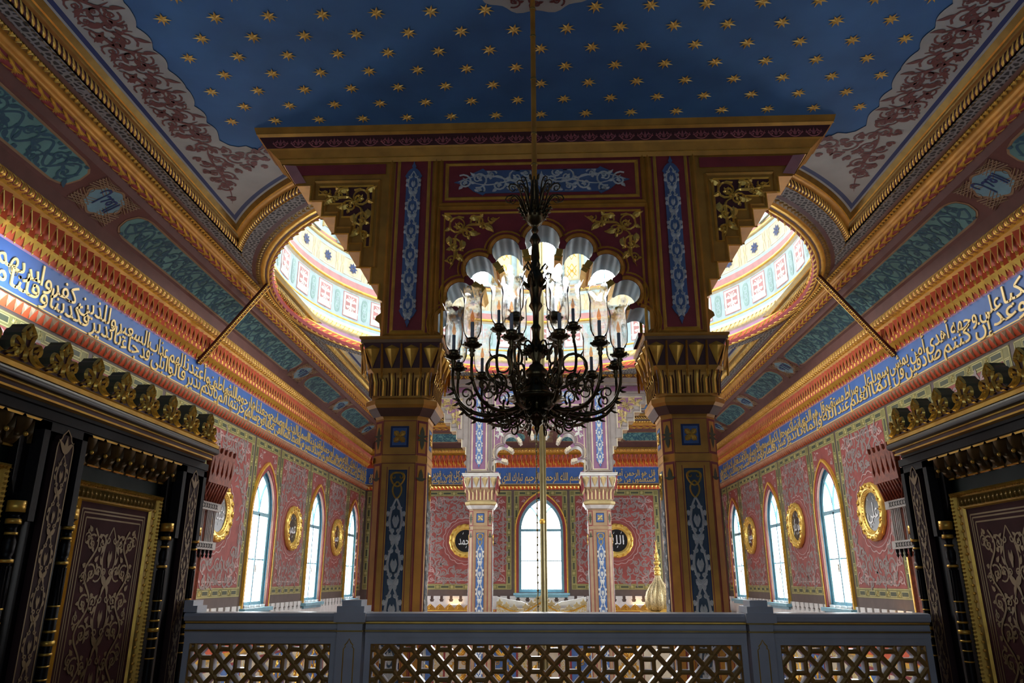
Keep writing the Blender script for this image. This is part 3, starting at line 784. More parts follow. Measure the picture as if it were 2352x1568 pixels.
# cove with cartouches
CA, CB, CBUL = (5.127, 4.589), (5.606, 4.317), -0.03
mb = MB(); run_mould(mb, CA, CB, 'cove_brown', CBUL); run_mould(mb, CB, (5.62, 4.15), 'cove_brown')
clen = math.hypot(CB[0] - CA[0], CB[1] - CA[1])
def cove(side, items):
    F = surf(side, CA, CB, CBUL); G = lambda u, v, h=0.0: F(u, 0.5 + v / clen, 0.006 + h)
    for kind, c, L in items:
        if kind == 'c':
            H = clen * 0.84
            mb.poly([cartouche(L, H, 0, c)], G, 'strap', 0.0, -0.006); mb.poly([cartouche(L - 0.06, H - 0.06, 0, c)], G, 'teal', 0.004)
            S = vine(L - 0.22, H * 1.02, 0.5, 0.026, c - L / 2 + 0.11)
            S += [(curlp[0], curlp[1]) for k in range(int(L / 0.31)) for curlp in curl(c - L / 2 + 0.25 + 0.31 * k, (0.13 if k % 2 else -0.13), 0.10, k * 1.3, 1 if k % 3 else -1, 0.018)]
            S += [leaf(c - L / 2 + 0.2 + 0.1 * k, 0.17 * sin(k * 2.3), k * 1.7, 0.15, 0.04, (-1) ** k) for k in range(int(L / 0.1) - 3)]
            mb.strips(S, lambda u, v, h: G(u, max(-H * 0.42, min(H * 0.42, v)), 0.007 + h), 'teal_dark', 0, True)
        else:
            R = 0.21
            def lob(r, n=64): return [(c + r * 1.25 * (1 + 0.06 * cos(8 * 2 * PI * i / n)) * cos(2 * PI * i / n), r * (1 + 0.06 * cos(8 * 2 * PI * i / n)) * sin(2 * PI * i / n)) for i in range(n)]
            mb.poly([lob(R + 0.03)], G, 'strap', 0.0, -0.006); mb.poly([lob(R)], G, 'medallion_blue', 0.004)
            # interlaced strapwork on both sides
            for s in (1, -1):
                for q in (1, -1):
                    cx, cy = c + s * 0.24, q * clen * 0.33
                    for k in range(-2, 3):
                        mb.strips([([(cx - 0.15, cy + k * 0.04 - 0.06), (cx + 0.15, cy + k * 0.04 + 0.06)], 0.017), ([(cx - 0.15, cy + k * 0.04 + 0.06), (cx + 0.15, cy + k * 0.04 - 0.06)], 0.017)], lambda u, v, h: G(u, max(-clen * 0.49, min(clen * 0.49, v)), h), 'strap', 0.008)
                mb.strips([(arc(c + s * 0.3, 0, 0.05, 0, 2 * PI, 12), 0.016)], G, 'strap', 0.01)
            t = ('العدل', 'الحق', 'الملك', 'الله')[int(abs(c)) % 4]
            put_text(mb, t, lambda u, v, h: G(u, v, 0.006 + h * 0.3), c - 0.18, c + 0.18, -0.10, 0.30, 'navy', flip=(side == 'R'), bold=0.01)
for s in 'LR': cove(s, [('c', 5.65, 3.7), ('m', 8.0, 0), ('c', 12.0, 7.0), ('m', 15.95, 0), ('c', 17.55, 2.2), ('m', 19.25, 0), ('c', 20.9, 2.2), ('m', 22.5, 0)])
cove('F', [('c', -3.9, 2.6), ('m', -2.3, 0), ('c', -1.15, 1.3), ('m', 0, 0), ('c', 1.15, 1.3), ('m', 2.3, 0), ('c', 3.9, 2.6)])
trim(mb)
# gilded torus + fillet
mb = MB(); TA, TB, TC, TD = (5.62, 4.15), (5.655, 4.0), (5.68, 3.965), (5.645, 3.93)
run_mould(mb, TA, TB, 'gold', 0.055); run_mould(mb, TB, TC, 'gold_paint'); run_mould(mb, TC, TD, 'gold')
for s in 'LFR':
    a, b = (2.5, 24.2) if s != 'F' else (-5.5, 5.5)
    F = surf(s, TA, TB, 0.055); u = a
    while u < b:
        FM = lambda a_, b_, h: F(a_, b_ / 0.154, h)
        mb.strips([(arc(u + 0.05, 0.077, 0.042, 0, 2 * PI, 9), 0.012), (bez((u - 0.01, 0.015), (u + 0.03, 0.05), (u + 0.03, 0.10), (u - 0.01, 0.14), 6), 0.014)], FM, 'maroon', 0.003)
        mb.strips([([(u + 0.05, 0.05), (u + 0.05, 0.077), (u + 0.05, 0.105)], [0.02, 0.04, 0.01]), (bez((u + 0.012, 0.01), (u + 0.05, 0.05), (u + 0.05, 0.10), (u + 0.012, 0.145), 6), 0.012)], FM, 'gold_leaf', 0.014)
        u += 0.115
trim(mb)
# muqarnas cornice
mb = MB(); MA, MM, MZ = (5.645, 3.93), (5.69, 3.74), (5.78, 3.545)
run_mould(mb, MA, MM, 'red'); run_mould(mb, MM, MZ, 'red'); run_mould(mb, MZ, (5.79, 3.515), 'mauve')
for s in 'LFR':
    a, b = (2.0, 24.3) if s != 'F' else (-5.6, 5.6)
    F1 = surf(s, MA, MM); F2 = surf(s, MM, MZ); u = a; st = 0.15
    while u < b:
        # faceted hollow wedge, right side painted darker as if in shade, with a gilded bead, then a faceted pendant with a gilded tip
        V = [F1(u - 0.072, 0.02, 0.0), F1(u + 0.072, 0.02, 0.0), F1(u, 1.02, 0.045), F1(u, 0.02, 0.065)]
        mb.add(V, [(0, 3, 2)], 'red'); mb.add(V, [(3, 1, 2)], 'maroon')
        mb.strips([([(u - 0.073, 0.03), (u, 1.0)], 0.012), ([(u + 0.073, 0.03), (u, 1.0)], 0.012)], lambda a_, b_, h: F1(a_, b_, 0.012 + 0.033 * b_ + h), 'gold_leaf', 0.008)
        mb.ball(F1(u, 1.02, 0.05), 0.013, 'gold_leaf', 4, 1.4)
        w = u + st / 2
        V = [F2(w - 0.058, 0.30, 0.0), F2(w + 0.058, 0.30, 0.0), F2(w, -0.22, 0.01), F2(w, 1.0, 0.02), F2(w, 0.36, 0.075)]
        mb.add(V, [(2, 4, 0), (1, 4, 2)], 'red'); mb.add(V, [(0, 4, 3)], 'gold'); mb.add(V, [(4, 1, 3)], 'red')
        mb.ball(F2(w, 1.0, 0.03), 0.014, 'gold_leaf', 4, 1.3)
        V = [F2(u - 0.04, 0.25, 0.0), F2(u + 0.04, 0.25, 0.0), F2(u, -0.05, 0.02), F2(u, 0.75, 0.015), F2(u, 0.25, 0.05)]
        mb.add(V, [(2, 4, 0), (1, 4, 2), (0, 4, 3), (4, 1, 3)], 'gold')
        u += st
trim(mb)
# lower zigzag cornice
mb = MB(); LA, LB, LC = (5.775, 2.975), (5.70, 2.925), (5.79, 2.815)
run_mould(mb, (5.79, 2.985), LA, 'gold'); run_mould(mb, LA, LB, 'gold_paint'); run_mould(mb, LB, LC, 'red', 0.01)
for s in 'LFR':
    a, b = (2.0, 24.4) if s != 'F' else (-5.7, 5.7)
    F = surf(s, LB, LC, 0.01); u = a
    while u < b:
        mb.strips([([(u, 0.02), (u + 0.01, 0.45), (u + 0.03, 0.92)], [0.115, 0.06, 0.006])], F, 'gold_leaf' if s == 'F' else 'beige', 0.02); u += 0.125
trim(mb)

# --- coffered starry ceiling
ceil = empty('ceiling', (0, 3, ZC), kind='structure')
def circ_y(x, R): return math.sqrt(max(0, R * R - x * x))
mb = MB(); xs = [-4.5 + 9.0 * i / 60 for i in range(61)]
for i in range(60):
    a, b = xs[i], xs[i + 1]
    ya, yb = [YC - circ_y(x, 5.42) if abs(x) > 3.0 else 7.75 for x in (a, b)]
    mb.add([(a, YB, ZC), (b, YB, ZC), (b, yb, ZC), (a, ya, ZC)], [(0, 1, 2, 3)], 'blue_star')
mb.build('plaster_field', ceil)
for sgn, y_end, nm in ((1, YB, 'front'), (-1, 23.3, 'rear')):
    mb = MB()
    for sx in (1, -1):
        def q(y): return y
        cy = lambda x, R: YC - sgn * circ_y(x, R)
        # blue guide line following the coffer edge
        def edge(off):
            X = 4.5 - off; R = 5.42 + off; xi = X
            P = [(X, y_end)] if sgn > 0 else [(0, y_end - off), (X, y_end - off)]
            a = math.asin(X / R); b = math.asin(3.0 / R)
            return P + [(R * sin(a + (b - a) * i / 20), YC - sgn * R * cos(a + (b - a) * i / 20)) for i in range(21)]
        fz = lambda u, v, h: (sx * u, v, ZC - 0.004 - h)
        def band(o1, o2, m, h):
            A, B = edge(o1), edge(o2); mb.poly([A + B[::-1]], fz, m, h)
        band(0.0, 0.03, 'grey_cream', 0.0); band(0.03, 0.09, 'navy', 0.0); band(0.09, 0.115, 'grey_cream', 0.0)
        # scalloped field with arabesque
        I = edge(0.115); X = 3.84
        def scal(t): return 0.055 * abs(sin(t * PI)) + 0.05 * max(0, sin(t * PI * 0.5)) ** 8
        J = []
        if sgn > 0:
            y = y_end
            while y < 7.45: J.append((X - scal((y - 0.1) / 0.31), y)); y += 0.04
            J += [(3.84, 7.6), (3.76, 7.72), (3.66, 7.76), (3.56, 7.74)]
            J += [(x, YC - circ_y(x, 5.42 + 0.62) + 0.02 + 0.0) for x in (3.45, 3.3, 3.15, 3.0)]
            fld = I + J[::-1]
        else:
            J += [(x, YC + circ_y(x, 6.04)) for x in (3.0, 3.3, 3.6)] + [(3.84, 18.4)]
            y = 18.5
            while y < 22.6: J.append((X - scal(y / 0.31), y)); y += 0.05
            x = 3.8
            while x > 0: J.append((x, 22.66 - scal(x / 0.31))); x -= 0.05
            J.append((0, 22.66)); fld = I + J
            J = J[::-1]
        mb.poly([fld], fz, 'grey_cream', 0.002)
        mb.strips([(J, 0.018)], lambda u, v, h: fz(u, v, 0.006 + h), 'scroll_pink' if 0 else 'grey_cream', 0, True)
        # running scroll
        gz = lambda u, v, h: fz(u, v, 0.006 + h)
        c = 4.12
        if sgn > 0:
            yy = 2.0; k = 0
            while yy < 7.5:
                S = []
                for (px, py, r_, a0, d_, w_) in ((-0.09, 0.13, 0.12, 2.2, 1, 0.034), (0.13, 0.28, 0.10, 0.4, -1, 0.026), (-0.13, 0.42, 0.095, 3.6, -1, 0.03), (0.14, 0.06, 0.085, 5.0, 1, 0.024), (0.0, 0.36, 0.07, 1.0, 1, 0.022), (-0.02, 0.56, 0.075, 2.0, -1, 0.024), (0.15, 0.48, 0.075, 4.0, 1, 0.024), (0.03, 0.19, 0.05, 0.0, 1, 0.018), (-0.16, 0.57, 0.05, 1.0, 1, 0.018)):
                    S += curl(c + px, yy + py, r_, a0, d_, w_ * 0.8, True, 1.35)
                S += [(bez((c + 0.22, yy - 0.05), (c + 0.02, yy + 0.1), (c + 0.16, yy + 0.25), (c - 0.2, yy + 0.34)), taper(12, 0.042, 0.3, 0.5)),
                      (bez((c + 0.23, yy + 0.55), (c + 0.05, yy + 0.48), (c - 0.05, yy + 0.6), (c - 0.22, yy + 0.5)), taper(12, 0.036, 0.3, 0.5)),
                      (bez((c - 0.22, yy + 0.02), (c - 0.05, yy - 0.04), (c - 0.02, yy + 0.2), (c + 0.21, yy + 0.22)), taper(12, 0.032, 0.3, 0.5)),
                      (bez((c - 0.2, yy + 0.25), (c - 0.1, yy + 0.3), (c + 0.1, yy + 0.36), (c + 0.2, yy + 0.36)), taper(12, 0.026, 0.3, 0.5))]
                for q_ in range(12): S.append(leaf(c + (-0.2 + 0.037 * q_), yy + (0.1 + 0.23 * q_) % 0.62, 2.2 + q_ * 1.3, 0.14, 0.05, 0.9 * (-1) ** q_))
                mb.strips(S, gz, 'arabesque_red', 0, True); yy += 0.62
            # the corner fan
            S = []
            for (cx, cyy, r, a0, d) in ((4.05, 8.05, 0.16, 0, 1), (3.8, 8.0, 0.12, 2, -1), (4.2, 8.35, 0.12, 1, 1), (3.55, 7.98, 0.11, 4, 1), (3.35, 7.85, 0.1, 1, -1), (4.22, 8.7, 0.1, 3, -1), (4.05, 8.42, 0.1, 5, -1), (4.1, 7.75, 0.13, 2, 1), (3.72, 8.22, 0.08, 3, 1), (4.25, 9.0, 0.06, 1, 1), (3.95, 8.15, 0.07, 1, -1), (3.62, 8.12, 0.07, 5, 1), (4.22, 8.12, 0.08, 0, 1), (3.85, 7.82, 0.07, 2, 1), (3.2, 7.8, 0.06, 2, 1), (4.1, 8.62, 0.06, 2, 1), (4.28, 8.5, 0.05, 1, -1), (3.42, 8.02, 0.05, 3, -1), (4.0, 7.55, 0.09, 1, 1), (3.98, 7.8, 0.07, 3, 1), (4.25, 7.75, 0.06, 3, -1), (4.08, 8.25, 0.05, 3, 1), (3.7, 7.9, 0.05, 1, 1), (3.48, 7.85, 0.05, 1, -1), (4.3, 8.3, 0.05, 2, 1), (3.1, 7.98, 0.07, 3, 1), (4.28, 8.0, 0.05, 0, -1), (3.88, 8.3, 0.05, 2, 1), (3.5, 8.2, 0.04, 1, 1)):
                S += curl(cx, cyy, r, a0, d, 0.03, True, 1.35)
            S += rosette(4.18, 8.55, 0.12, 0.05, 6) + [(bez((4.0, 7.7), (4.25, 8.0), (4.0, 8.5), (4.3, 9.15)), taper(12, 0.03))]
            mb.strips(S, gz, 'arabesque_red', 0, True)
        else:
            mb.strips(Sscale(vine(4.4, 0.5, 0.6, 0.03), 1, 1, 18.2, 0), lambda u, v, h: gz(c + v, u, h), 'arabesque_red', 0, True)
            mb.strips(vine(4.0, 0.5, 0.6, 0.03), lambda u, v, h: gz(u, 22.95 + v, h), 'arabesque_red', 0, True)
    mb.build('arabesque_border', ceil)
mb = MB()
for i in range(60):
    a, b = xs[i], xs[i + 1]
    ya, yb = [YC + circ_y(x, 5.42) if abs(x) > 3.0 else 17.7 for x in (a, b)]
    mb.add([(a, ya, ZC), (b, yb, ZC), (b, 23.3, ZC), (a, 23.3, ZC)], [(0, 1, 2, 3)], 'blue_star')
mb.build('plaster_field', ceil)
# stars
def star_mesh():
    mb = MB(); V = [(0, 0, -0.016)]; R, r = 0.088, 0.034; n = 8
    for i in range(2 * n):
        a = PI * i / n + 0.2; q = (R if i % 2 == 0 else r); z = -0.003 if i % 2 else -0.01
        if i % 4 == 2: q *= 0.9
        V.append((q * cos(a), q * sin(a), z))
    mb.add(V, [(0, 1 + i, 1 + (i + 1) % (2 * n)) for i in range(2 * n)], 'gold_star')
    return mb
def in_field(x, y):
    if abs(x) > 3.72 + (0.12 if False else 0): return False
    d = math.hypot(x, y - YC)
    return d > 5.42 + 0.66 if abs(x) > 3.3 else y < 7.35
pos = []
for j in range(-4, 22):
    y = 5.59 + 0.2735 * (j - 8)
    for i in range(-9, 10):
        x = 0.55 - 0.51 * 1 + 0.51 * i + (0.255 if j % 2 else 0)
        if y > 4.6 and in_field(x, y) and not (math.hypot(x, y - 5.45) < 0.32) and y < 7.7: pos.append((x, y))
sm = star_mesh(); st0 = None
pos.sort(key=lambda p: abs(p[0]) + abs(p[1] - 6.5))
for k, (x, y) in enumerate(pos[:98]):
    if st0 is None: st0 = sm.build('star', ceil); st0.location = (0, 0, 0); o = st0
    else: o = st0.copy(); COL.objects.link(o); o.parent = ceil
    o.location = Vector((x, y, ZC - 0.002)) - ceil.location; o.rotation_euler[2] = PI / 8 * 0
mb = MB(); b = sm
def add_star(x, y):
    mb.add([(p[0] + x, p[1] + y, p[2] + ZC - 0.002) for p in sm.v], sm.f, 'gold_star')
for x, y in pos[98:]: add_star(x, y)
for j in range(16):
    for i in range(-7, 8): 
        x, y = 0.51 * i + (0.255 if j % 2 else 0), 18.5 + 0.2735 * j
        if abs(x) < 3.6 and y < 22.4 and math.hypot(x, y - YC) > 6.1: add_star(x, y)
o = mb.build('star_field', ceil); o['kind'] = 'stuff'
mb = MB()
RM = [(0.55 * (1 + 0.05 * cos(10 * 2 * PI * i / 60)) * cos(2 * PI * i / 60), 5.28 + 0.36 * (1 + 0.07 * cos(10 * 2 * PI * i / 60)) * sin(2 * PI * i / 60)) for i in range(60)]
fz = lambda u, v, h: (u, v, ZC - 0.004 - h)
mb.poly([RM], fz, 'grey_cream', 0)
S = []
for i in range(12):
    a = 2 * PI * i / 12; S += curl(0.40 * cos(a), 5.28 + 0.26 * sin(a), 0.07, a, 1 if i % 2 else -1, 0.018)
mb.strips(S, lambda u, v, h: fz(u, v, 0.004 + h), 'arabesque_red', 0, True); mb.build('painted_medallion', ceil)

# --- dome drum
mb = MB()
def ring(pa, pb, mat, bulge=0.0, n=96, a0=0.0, a1=2 * PI):
    dx, dz = pb[0] - pa[0], pb[1] - pa[1]; l = math.hypot(dx, dz) or 1; nx, nz = -dz / l, dx / l
    k = 1 if not bulge else 4
    mb.grid(lambda a, b: (lambda r, z, t: (r * sin(t), YC + r * cos(t), z))(pa[0] + dx * b + nx * bulge * 4 * b * (1 - b), pa[1] + dz * b + nz * bulge * 4 * b * (1 - b), a0 + (a1 - a0) * a), n, k, mat)
DR = [(5.04, 4.884, 'maroon_dark'), (4.98, 4.874, 'bracket_wood'), (4.90, 4.855, 'gold_paint'), (4.885, 4.845, 'gold'), (4.83, 4.825, 'brown'), (4.80, 4.82, 'gold'), (4.76, 4.80, 'maroon'), (4.72, 4.80, 'maroon'), (4.70, 4.86, 'red'), (4.70, 4.95, 'gold'), (4.72, 4.99, 'mauve'), (4.76, 5.08, 'cream'),
      (4.73, 5.11, 'gold_pale'), (4.74, 5.23, 'sky_blue'), (4.80, 5.27, 'white_paint'), (4.82, 5.33, 'sky_blue'), (4.84, 5.41, 'gold'), (4.84, 5.45, 'sky_blue'), (4.84, 6.10, 'cream'), (4.80, 6.14, 'gold'), (4.77, 6.19, 'gold'),
      (4.84, 6.22, 'rose'), (4.85, 6.38, 'sky_blue'), (4.85, 6.45, 'cream'), (4.85, 6.90, 'sky_blue'), (4.85, 6.97, 'gold_pale'), (4.80, 7.02, 'gold'), (4.83, 7.06, 'rose'), (4.86, 7.13, 'gold_pale'), (4.86, 7.17, 'sky_blue'), (4.86, 9.2, 'white_paint'), (4.86, 9.6, 'sky_blue')]
for i in range(len(DR) - 1): ring(DR[i][:2], DR[i + 1][:2], DR[i][2], 0.012 if DR[i][2] in ('gold', 'gold_pale') else 0)
for i in range(10):
    a, b = PI / 2 * i / 10, PI / 2 * (i + 1) / 10
    ring((4.86 * cos(a), 9.6 + 2.2 * sin(a)), (4.86 * cos(b), 9.6 + 2.2 * sin(b)), 'sky_blue' if i % 2 else 'cream')
drum = struct(mb.build('wall_dome')) 
def cyl(r=4.85): return lambda u, v, h=0.0: ((r - h) * sin(u / r), YC + (r - h) * cos(u / r), v)
# leaf and rope enrichments of the ring mouldings
mb = MB()
C = lambda u, v, h=0.0: (lambda r: (r * sin(u), YC + r * cos(u), v))(4.70 - h)
n = 150
for i in range(n):
    u = 2 * PI * i / n
    P = [(u + 0.03 * t, 4.87 + 0.07 * t) for t in (0, 0.4, 0.8, 1)]
    mb.strips([(P, [0.012, 0.02, 0.014, 0.004])], C, 'gold_leaf', 0.02)
    C5 = lambda u, v, h=0.0: (lambda r: (r * sin(u), YC + r * cos(u), 4.864 - h))(v)
    for k in (0, 0.5): mb.strips([([(u + 0.042 * k, 4.905), (u + 0.042 * k + 0.008, 4.94), (u + 0.042 * k, 4.97)], [0.006, 0.016, 0.003])], C5, 'gold_dark', 0.012)
    C3 = lambda u, v, h=0.0: (lambda r: (r * sin(u), YC + r * cos(u), 4.80 - h))(v)
    mb.strips([([(u, 4.705), (u + 0.012, 4.735), (u + 0.03, 4.76)], [0.008, 0.018, 0.004])], C3, 'gold_leaf', 0.018)
n = 220
C2 = lambda u, v, h=0.0: (lambda r: (r * sin(u), YC + r * cos(u), v))(4.735 - h)
for i in range(n):
    u = 2 * PI * i / n
    mb.strips([([(u, 5.12), (u + 0.012, 5.17), (u + 0.02, 5.22)], [0.01, 0.016, 0.008])], C2, 'gold_leaf', 0.018)
C4 = lambda u, v, h=0.0: (lambda r: (r * sin(u), YC + r * cos(u), v))(4.865 - h)
for i in range(36):
    u = 2 * PI * i / 36; f = lambda a, b, h=0.0: C4(a / 4.85, b, 0.03 + h)
    U = u * 4.85
    # panel band: white fretted panel and narrow teal panel
    rect(mb, U - 0.24, U + 0.24, 5.50, 6.07, f, 'rose', 0.0)
    rect(mb, U - 0.22, U + 0.22, 5.52, 6.05, f, 'white_paint', 0.003)
    rect(mb, U - 0.165, U + 0.165, 5.66, 6.0, f, 'rose', 0.006)
    S = []
    for s in (1, -1):
        S += curl(U + s * 0.09, 5.9, 0.07, PI / 2, s, 0.028) + curl(U + s * 0.09, 5.72, 0.06, -PI / 2, -s, 0.026)
    S += [leaf(U, 5.6, PI / 2, 0.4, 0.05, 0)]
    mb.strips(S, lambda a, b, h: f(a, b, 0.009 + h), 'white_paint', 0, True)
    for k in range(5): mb.strips([([(U - 0.2 + 0.1 * k, 5.66), (U - 0.2 + 0.1 * k, 5.56)], [0.07, 0.01])], lambda a, b, h: f(a, b, 0.009 + h), 'white_paint', 0, True)
    U2 = U + 4.85 * PI / 36
    mb.poly([[(U2 + a * 0.85, 5.78 + b) for b, a in cartouche(0.52, 0.2)]], f, 'pale_teal', 0.002)
    mb.strips([(arc(U2, 5.78 + q * 0.13, 0.05, 0, 2 * PI, 10), 0.018) for q in (-1, 0, 1)] + [([(U2 - 0.05, 5.66), (U2 + 0.05, 5.9)], 0.016), ([(U2 + 0.05, 5.66), (U2 - 0.05, 5.9)], 0.016)], lambda a, b, h: f(a, b, 0.004 + h), 'sky_blue', 0, True)
    # flower band
    for s in (1, -1):
        x = U + s * 0.30
        mb.strips([([(x, 6.47), (x, 6.62), (x + s * 0.04, 6.675), (x, 6.73), (x, 6.88)], 0.016), ([(x + s * 0.07, 6.47), (x + s * 0.07, 6.62), (x + s * 0.03, 6.675), (x + s * 0.07, 6.73), (x + s * 0.07, 6.88)], 0.016)], lambda a, b, h: f(a, b, 0.002 + h), 'gold_pale', 0, True)
    for zz in (6.47, 6.88): rect(mb, U - 0.29, U + 0.29, zz - 0.006, zz + 0.006, f, 'sky_blue', 0.002)
    mb.strips(rosette(U, 6.675, 0.13, 0.055, 8), lambda a, b, h: f(a, b, 0.004 + h), 'navy', 0, True)
    mb.strips([(arc(U, 6.675, 0.165, 0, 2 * PI, 16), 0.008)], lambda a, b, h: f(a, b, 0.004 + h), 'gold_pale', 0, True)
trim(mb)
# drum windows with ornate piers between
def drum_win(i):
    u = 2 * PI * i / 18 * 4.85; f = cyl(4.86)
    wn[0] += 1; e = empty('window_%d' % wn[0], f(u, 7.2), kind='structure')
    w = 0.42; A = arch_pts(u, w, 7.12, 8.5, 9.0); 
    g = lambda a, b, h=0.0: f(a, b, 0.02 + h)
    mb = MB(); mb.poly([A], g, 'drum_pane', 0.0); mb.build('pane', e)
    mb = MB(); mb.poly([arch_pts(u, w + 0.1, 7.08, 8.5, 9.14), A], g, 'sky_blue', 0.06, 0)
    for s in (1, -1): mb.tube([g(u + s * (w + 0.13), 7.2, 0.06), g(u + s * (w + 0.13), 8.5, 0.06)], 0.035, 'gold_pale')
    mb.box(u - 0.012, u + 0.012, 7.22, 8.9, 0.01, 0.03, 'window_blue', lambda a, b, c: g(a, b, c))
    mb.build('window_frame', e)
for i in range(18): drum_win(i)
mb = MB(); f = cyl(4.86)
for i in range(18):
    u = 2 * PI * (i + 0.5) / 18 * 4.85; g = lambda a, b, h=0.0: f(a, b, 0.01 + h)
    rect(mb, u - 0.19, u + 0.19, 7.3, 9.0, g, 'gold_pale', 0.0); rect(mb, u - 0.165, u + 0.165, 7.33, 8.97, g, 'cream', 0.004)
    S = []
    for k in range(3):
        z = 7.55 + 0.52 * k
        S += [([(u, z + 0.2), (u - 0.11, z), (u, z - 0.2), (u + 0.11, z), (u, z + 0.2)], 0.026), ([(u - 0.12, z + 0.14), (u + 0.12, z - 0.14)], 0.02), ([(u + 0.12, z + 0.14), (u - 0.12, z - 0.14)], 0.02)]
        S += rosette(u, z + 0.0, 0.05, 0.03, 6)
    mb.strips(S, lambda a, b, h: g(a, b, 0.006 + h), 'gold', 0.01)
trim(mb)
# soffit triangles closing the gap between arcades and dome opening are part of the lace plane
mb = MB()
for fr, y0 in ((1, 7.5), (-1, 18.1)):
    N = 20
    for i in range(N):
        a, b = -3.05 + 6.1 * i / N, -3.05 + 6.1 * (i + 1) / N
        P = [(a, y0, 4.89), (b, y0, 4.89), (b, YC - fr * circ_y(b, RO), 4.89), (a, YC - fr * circ_y(a, RO), 4.89)]
        mb.add(P, [(0, 1, 2, 3)], 'lace')
trim(mb)
# painted ties crossing the cove from wall to dome ring
for sx, lab in ((-1, 'gilded tie beam crossing the left cove from frieze to dome ring'), (1, 'gilded tie beam crossing the right cove from frieze to dome ring')):
    p, q = Vector((sx * 5.76, 11.8, 3.47)), Vector((sx * 4.62, 11.6, 4.80))
    t = (q - p).normalized(); yv = Vector((0, 1, 0)); nn = t.cross(yv).normalized() * (1 if sx > 0 else -1)
    if nn.z > 0: nn = -nn
    L = (q - p).length; root = empty('tie_beam', p, lab, 'beam', 'tie beams under the dome ring')
    F = lambda a, b, c: tuple(p + t * a + yv * b + nn * c)
    mb = MB(); mb.box(0, L, -0.045, 0.045, -0.06, 0, 'maroon_dark', F); mb.box(0, L, 0.032, 0.045, 0, 0.01, 'gold', F)
    S = rosette(0, 0, 0.03, 0.014, 8); k = 0.04
    while k < L - 0.03: mb.strips(Sscale(S, 1, 1, k, 0.0), lambda a, b, h: F(a, b, 0.002 + h), 'gold_paint', 0.008); k += 0.075
    mb.build('beam_body', root)
    mb = MB(); k = 0.02
    while k < L: mb.ball(F(k, -0.052, 0.0), 0.018, 'gold_leaf', 5); k += 0.034
    mb.build('bead_edge', root)
# ================================================================ arcades and columns
def outline_h(pts):   # helper: close a polyline
    return pts + [pts[0]]
def scroll_fill(a, b, w):
    """gilded corner scroll for a triangular spandrel; right angle at 0,0, legs a (u) and b (v, downwards)"""
    S = []
    S += curl(a * 0.22, -b * 0.2, min(a, b) * 0.2, 1.0, 1, w, True, 1.3)
    S += curl(a * 0.58, -b * 0.13, min(a, b) * 0.14, 3.4, -1, w, True, 1.2)
    S += curl(a * 0.16, -b * 0.55, min(a, b) * 0.15, 1.8, -1, w, True, 1.2)
    S += curl(a * 0.84, -b * 0.09, min(a, b) * 0.08, 2.6, 1, w * 0.8, True, 1.0)
    S += curl(a * 0.11, -b * 0.8, min(a, b) * 0.09, 1.2, 1, w * 0.8, True, 1.0)
    S += curl(a * 0.4, -b * 0.33, min(a, b) * 0.13, 0.5, 1, w * 0.8, True, 1.2) + curl(a * 0.22, -b * 0.2, min(a, b) * 0.2, 2.6, -1, w * 0.7, False, 0.8) + curl(a * 0.72, -b * 0.2, min(a, b) * 0.07, 2.0, 1, w * 0.7, True, 1.0) + curl(a * 0.25, -b * 0.72, min(a, b) * 0.07, 2.0, 1, w * 0.7, True, 1.0)
    S += [(bez((a * 0.08, -b * 0.95), (a * 0.3, -b * 0.6), (a * 0.02, -b * 0.35), (a * 0.3, -b * 0.32)), taper(12, w * 1.3)),
          (bez((a * 0.97, -b * 0.06), (a * 0.62, -b * 0.32), (a * 0.4, -b * 0.02), (a * 0.3, -b * 0.32)), taper(12, w * 1.3))]
    for k, (x, y, t) in enumerate(((0.42, 0.3, -0.6), (0.3, 0.45, -1.3), (0.1, 0.1, 2.2), (0.42, 0.07, 0.3), (0.07, 0.38, -1.8), (0.7, 0.2, -0.3), (0.22, 0.68, -1.3))):
        S.append(leaf(a * x, -b * y, t, min(a, b) * 0.2, w * 2.6, 0.8 * (-1) ** k, 6))
    return S
LOBES = [(-1.03, 2.64, 0.145), (-0.905, 2.965, 0.145), (-0.70, 3.27, 0.15), (-0.405, 3.475, 0.155), (0.0, 3.59, 0.195), (0.405, 3.475, 0.155), (0.70, 3.27, 0.15), (0.905, 2.965, 0.145), (1.03, 2.64, 0.145)]
def opening():
    """lobed arch outline from bottom left to bottom right, with the cusps between lobes"""
    C = (0.0, 2.55); P = [(-1.0, 2.45), (-1.0, 2.5)]; cusps = []
    for i, (x, z, r) in enumerate(LOBES):
        def tang(a, b):  # cusp point between lobe a and b, pulled inward
            mx, mz = (a[0] + b[0]) / 2, (a[1] + b[1]) / 2
            dx, dz = C[0] - mx, C[1] - mz; d = math.hypot(dx, dz)
            return (mx + dx / d * 0.035, mz + dz / d * 0.035), (dx / d, dz / d)
        a_in = tang(LOBES[i - 1], LOBES[i])[0] if i else (-1.05, 2.52)
        a_out = tang(LOBES[i], LOBES[i + 1])[0] if i < 8 else (1.05, 2.52)
        s = math.atan2(a_in[1] - z, a_in[0] - x); e = math.atan2(a_out[1] - z, a_out[0] - x)
        while e > s: e -= 2 * PI
        if s - e < PI * 0.6: e -= 2 * PI
        P += [(x + r * cos(s + (e - s) * k / 12), z + r * sin(s + (e - s) * k / 12)) for k in range(13)]
        if i < 8:
            p, dd = tang(LOBES[i], LOBES[i + 1]); P.append((p[0] + dd[0] * 0.03, p[1] + dd[1] * 0.03)); cusps.append((p, dd))
    P += [(1.0, 2.5), (1.0, 2.45)]
    return P, cusps
OPEN, CUSPS = opening()
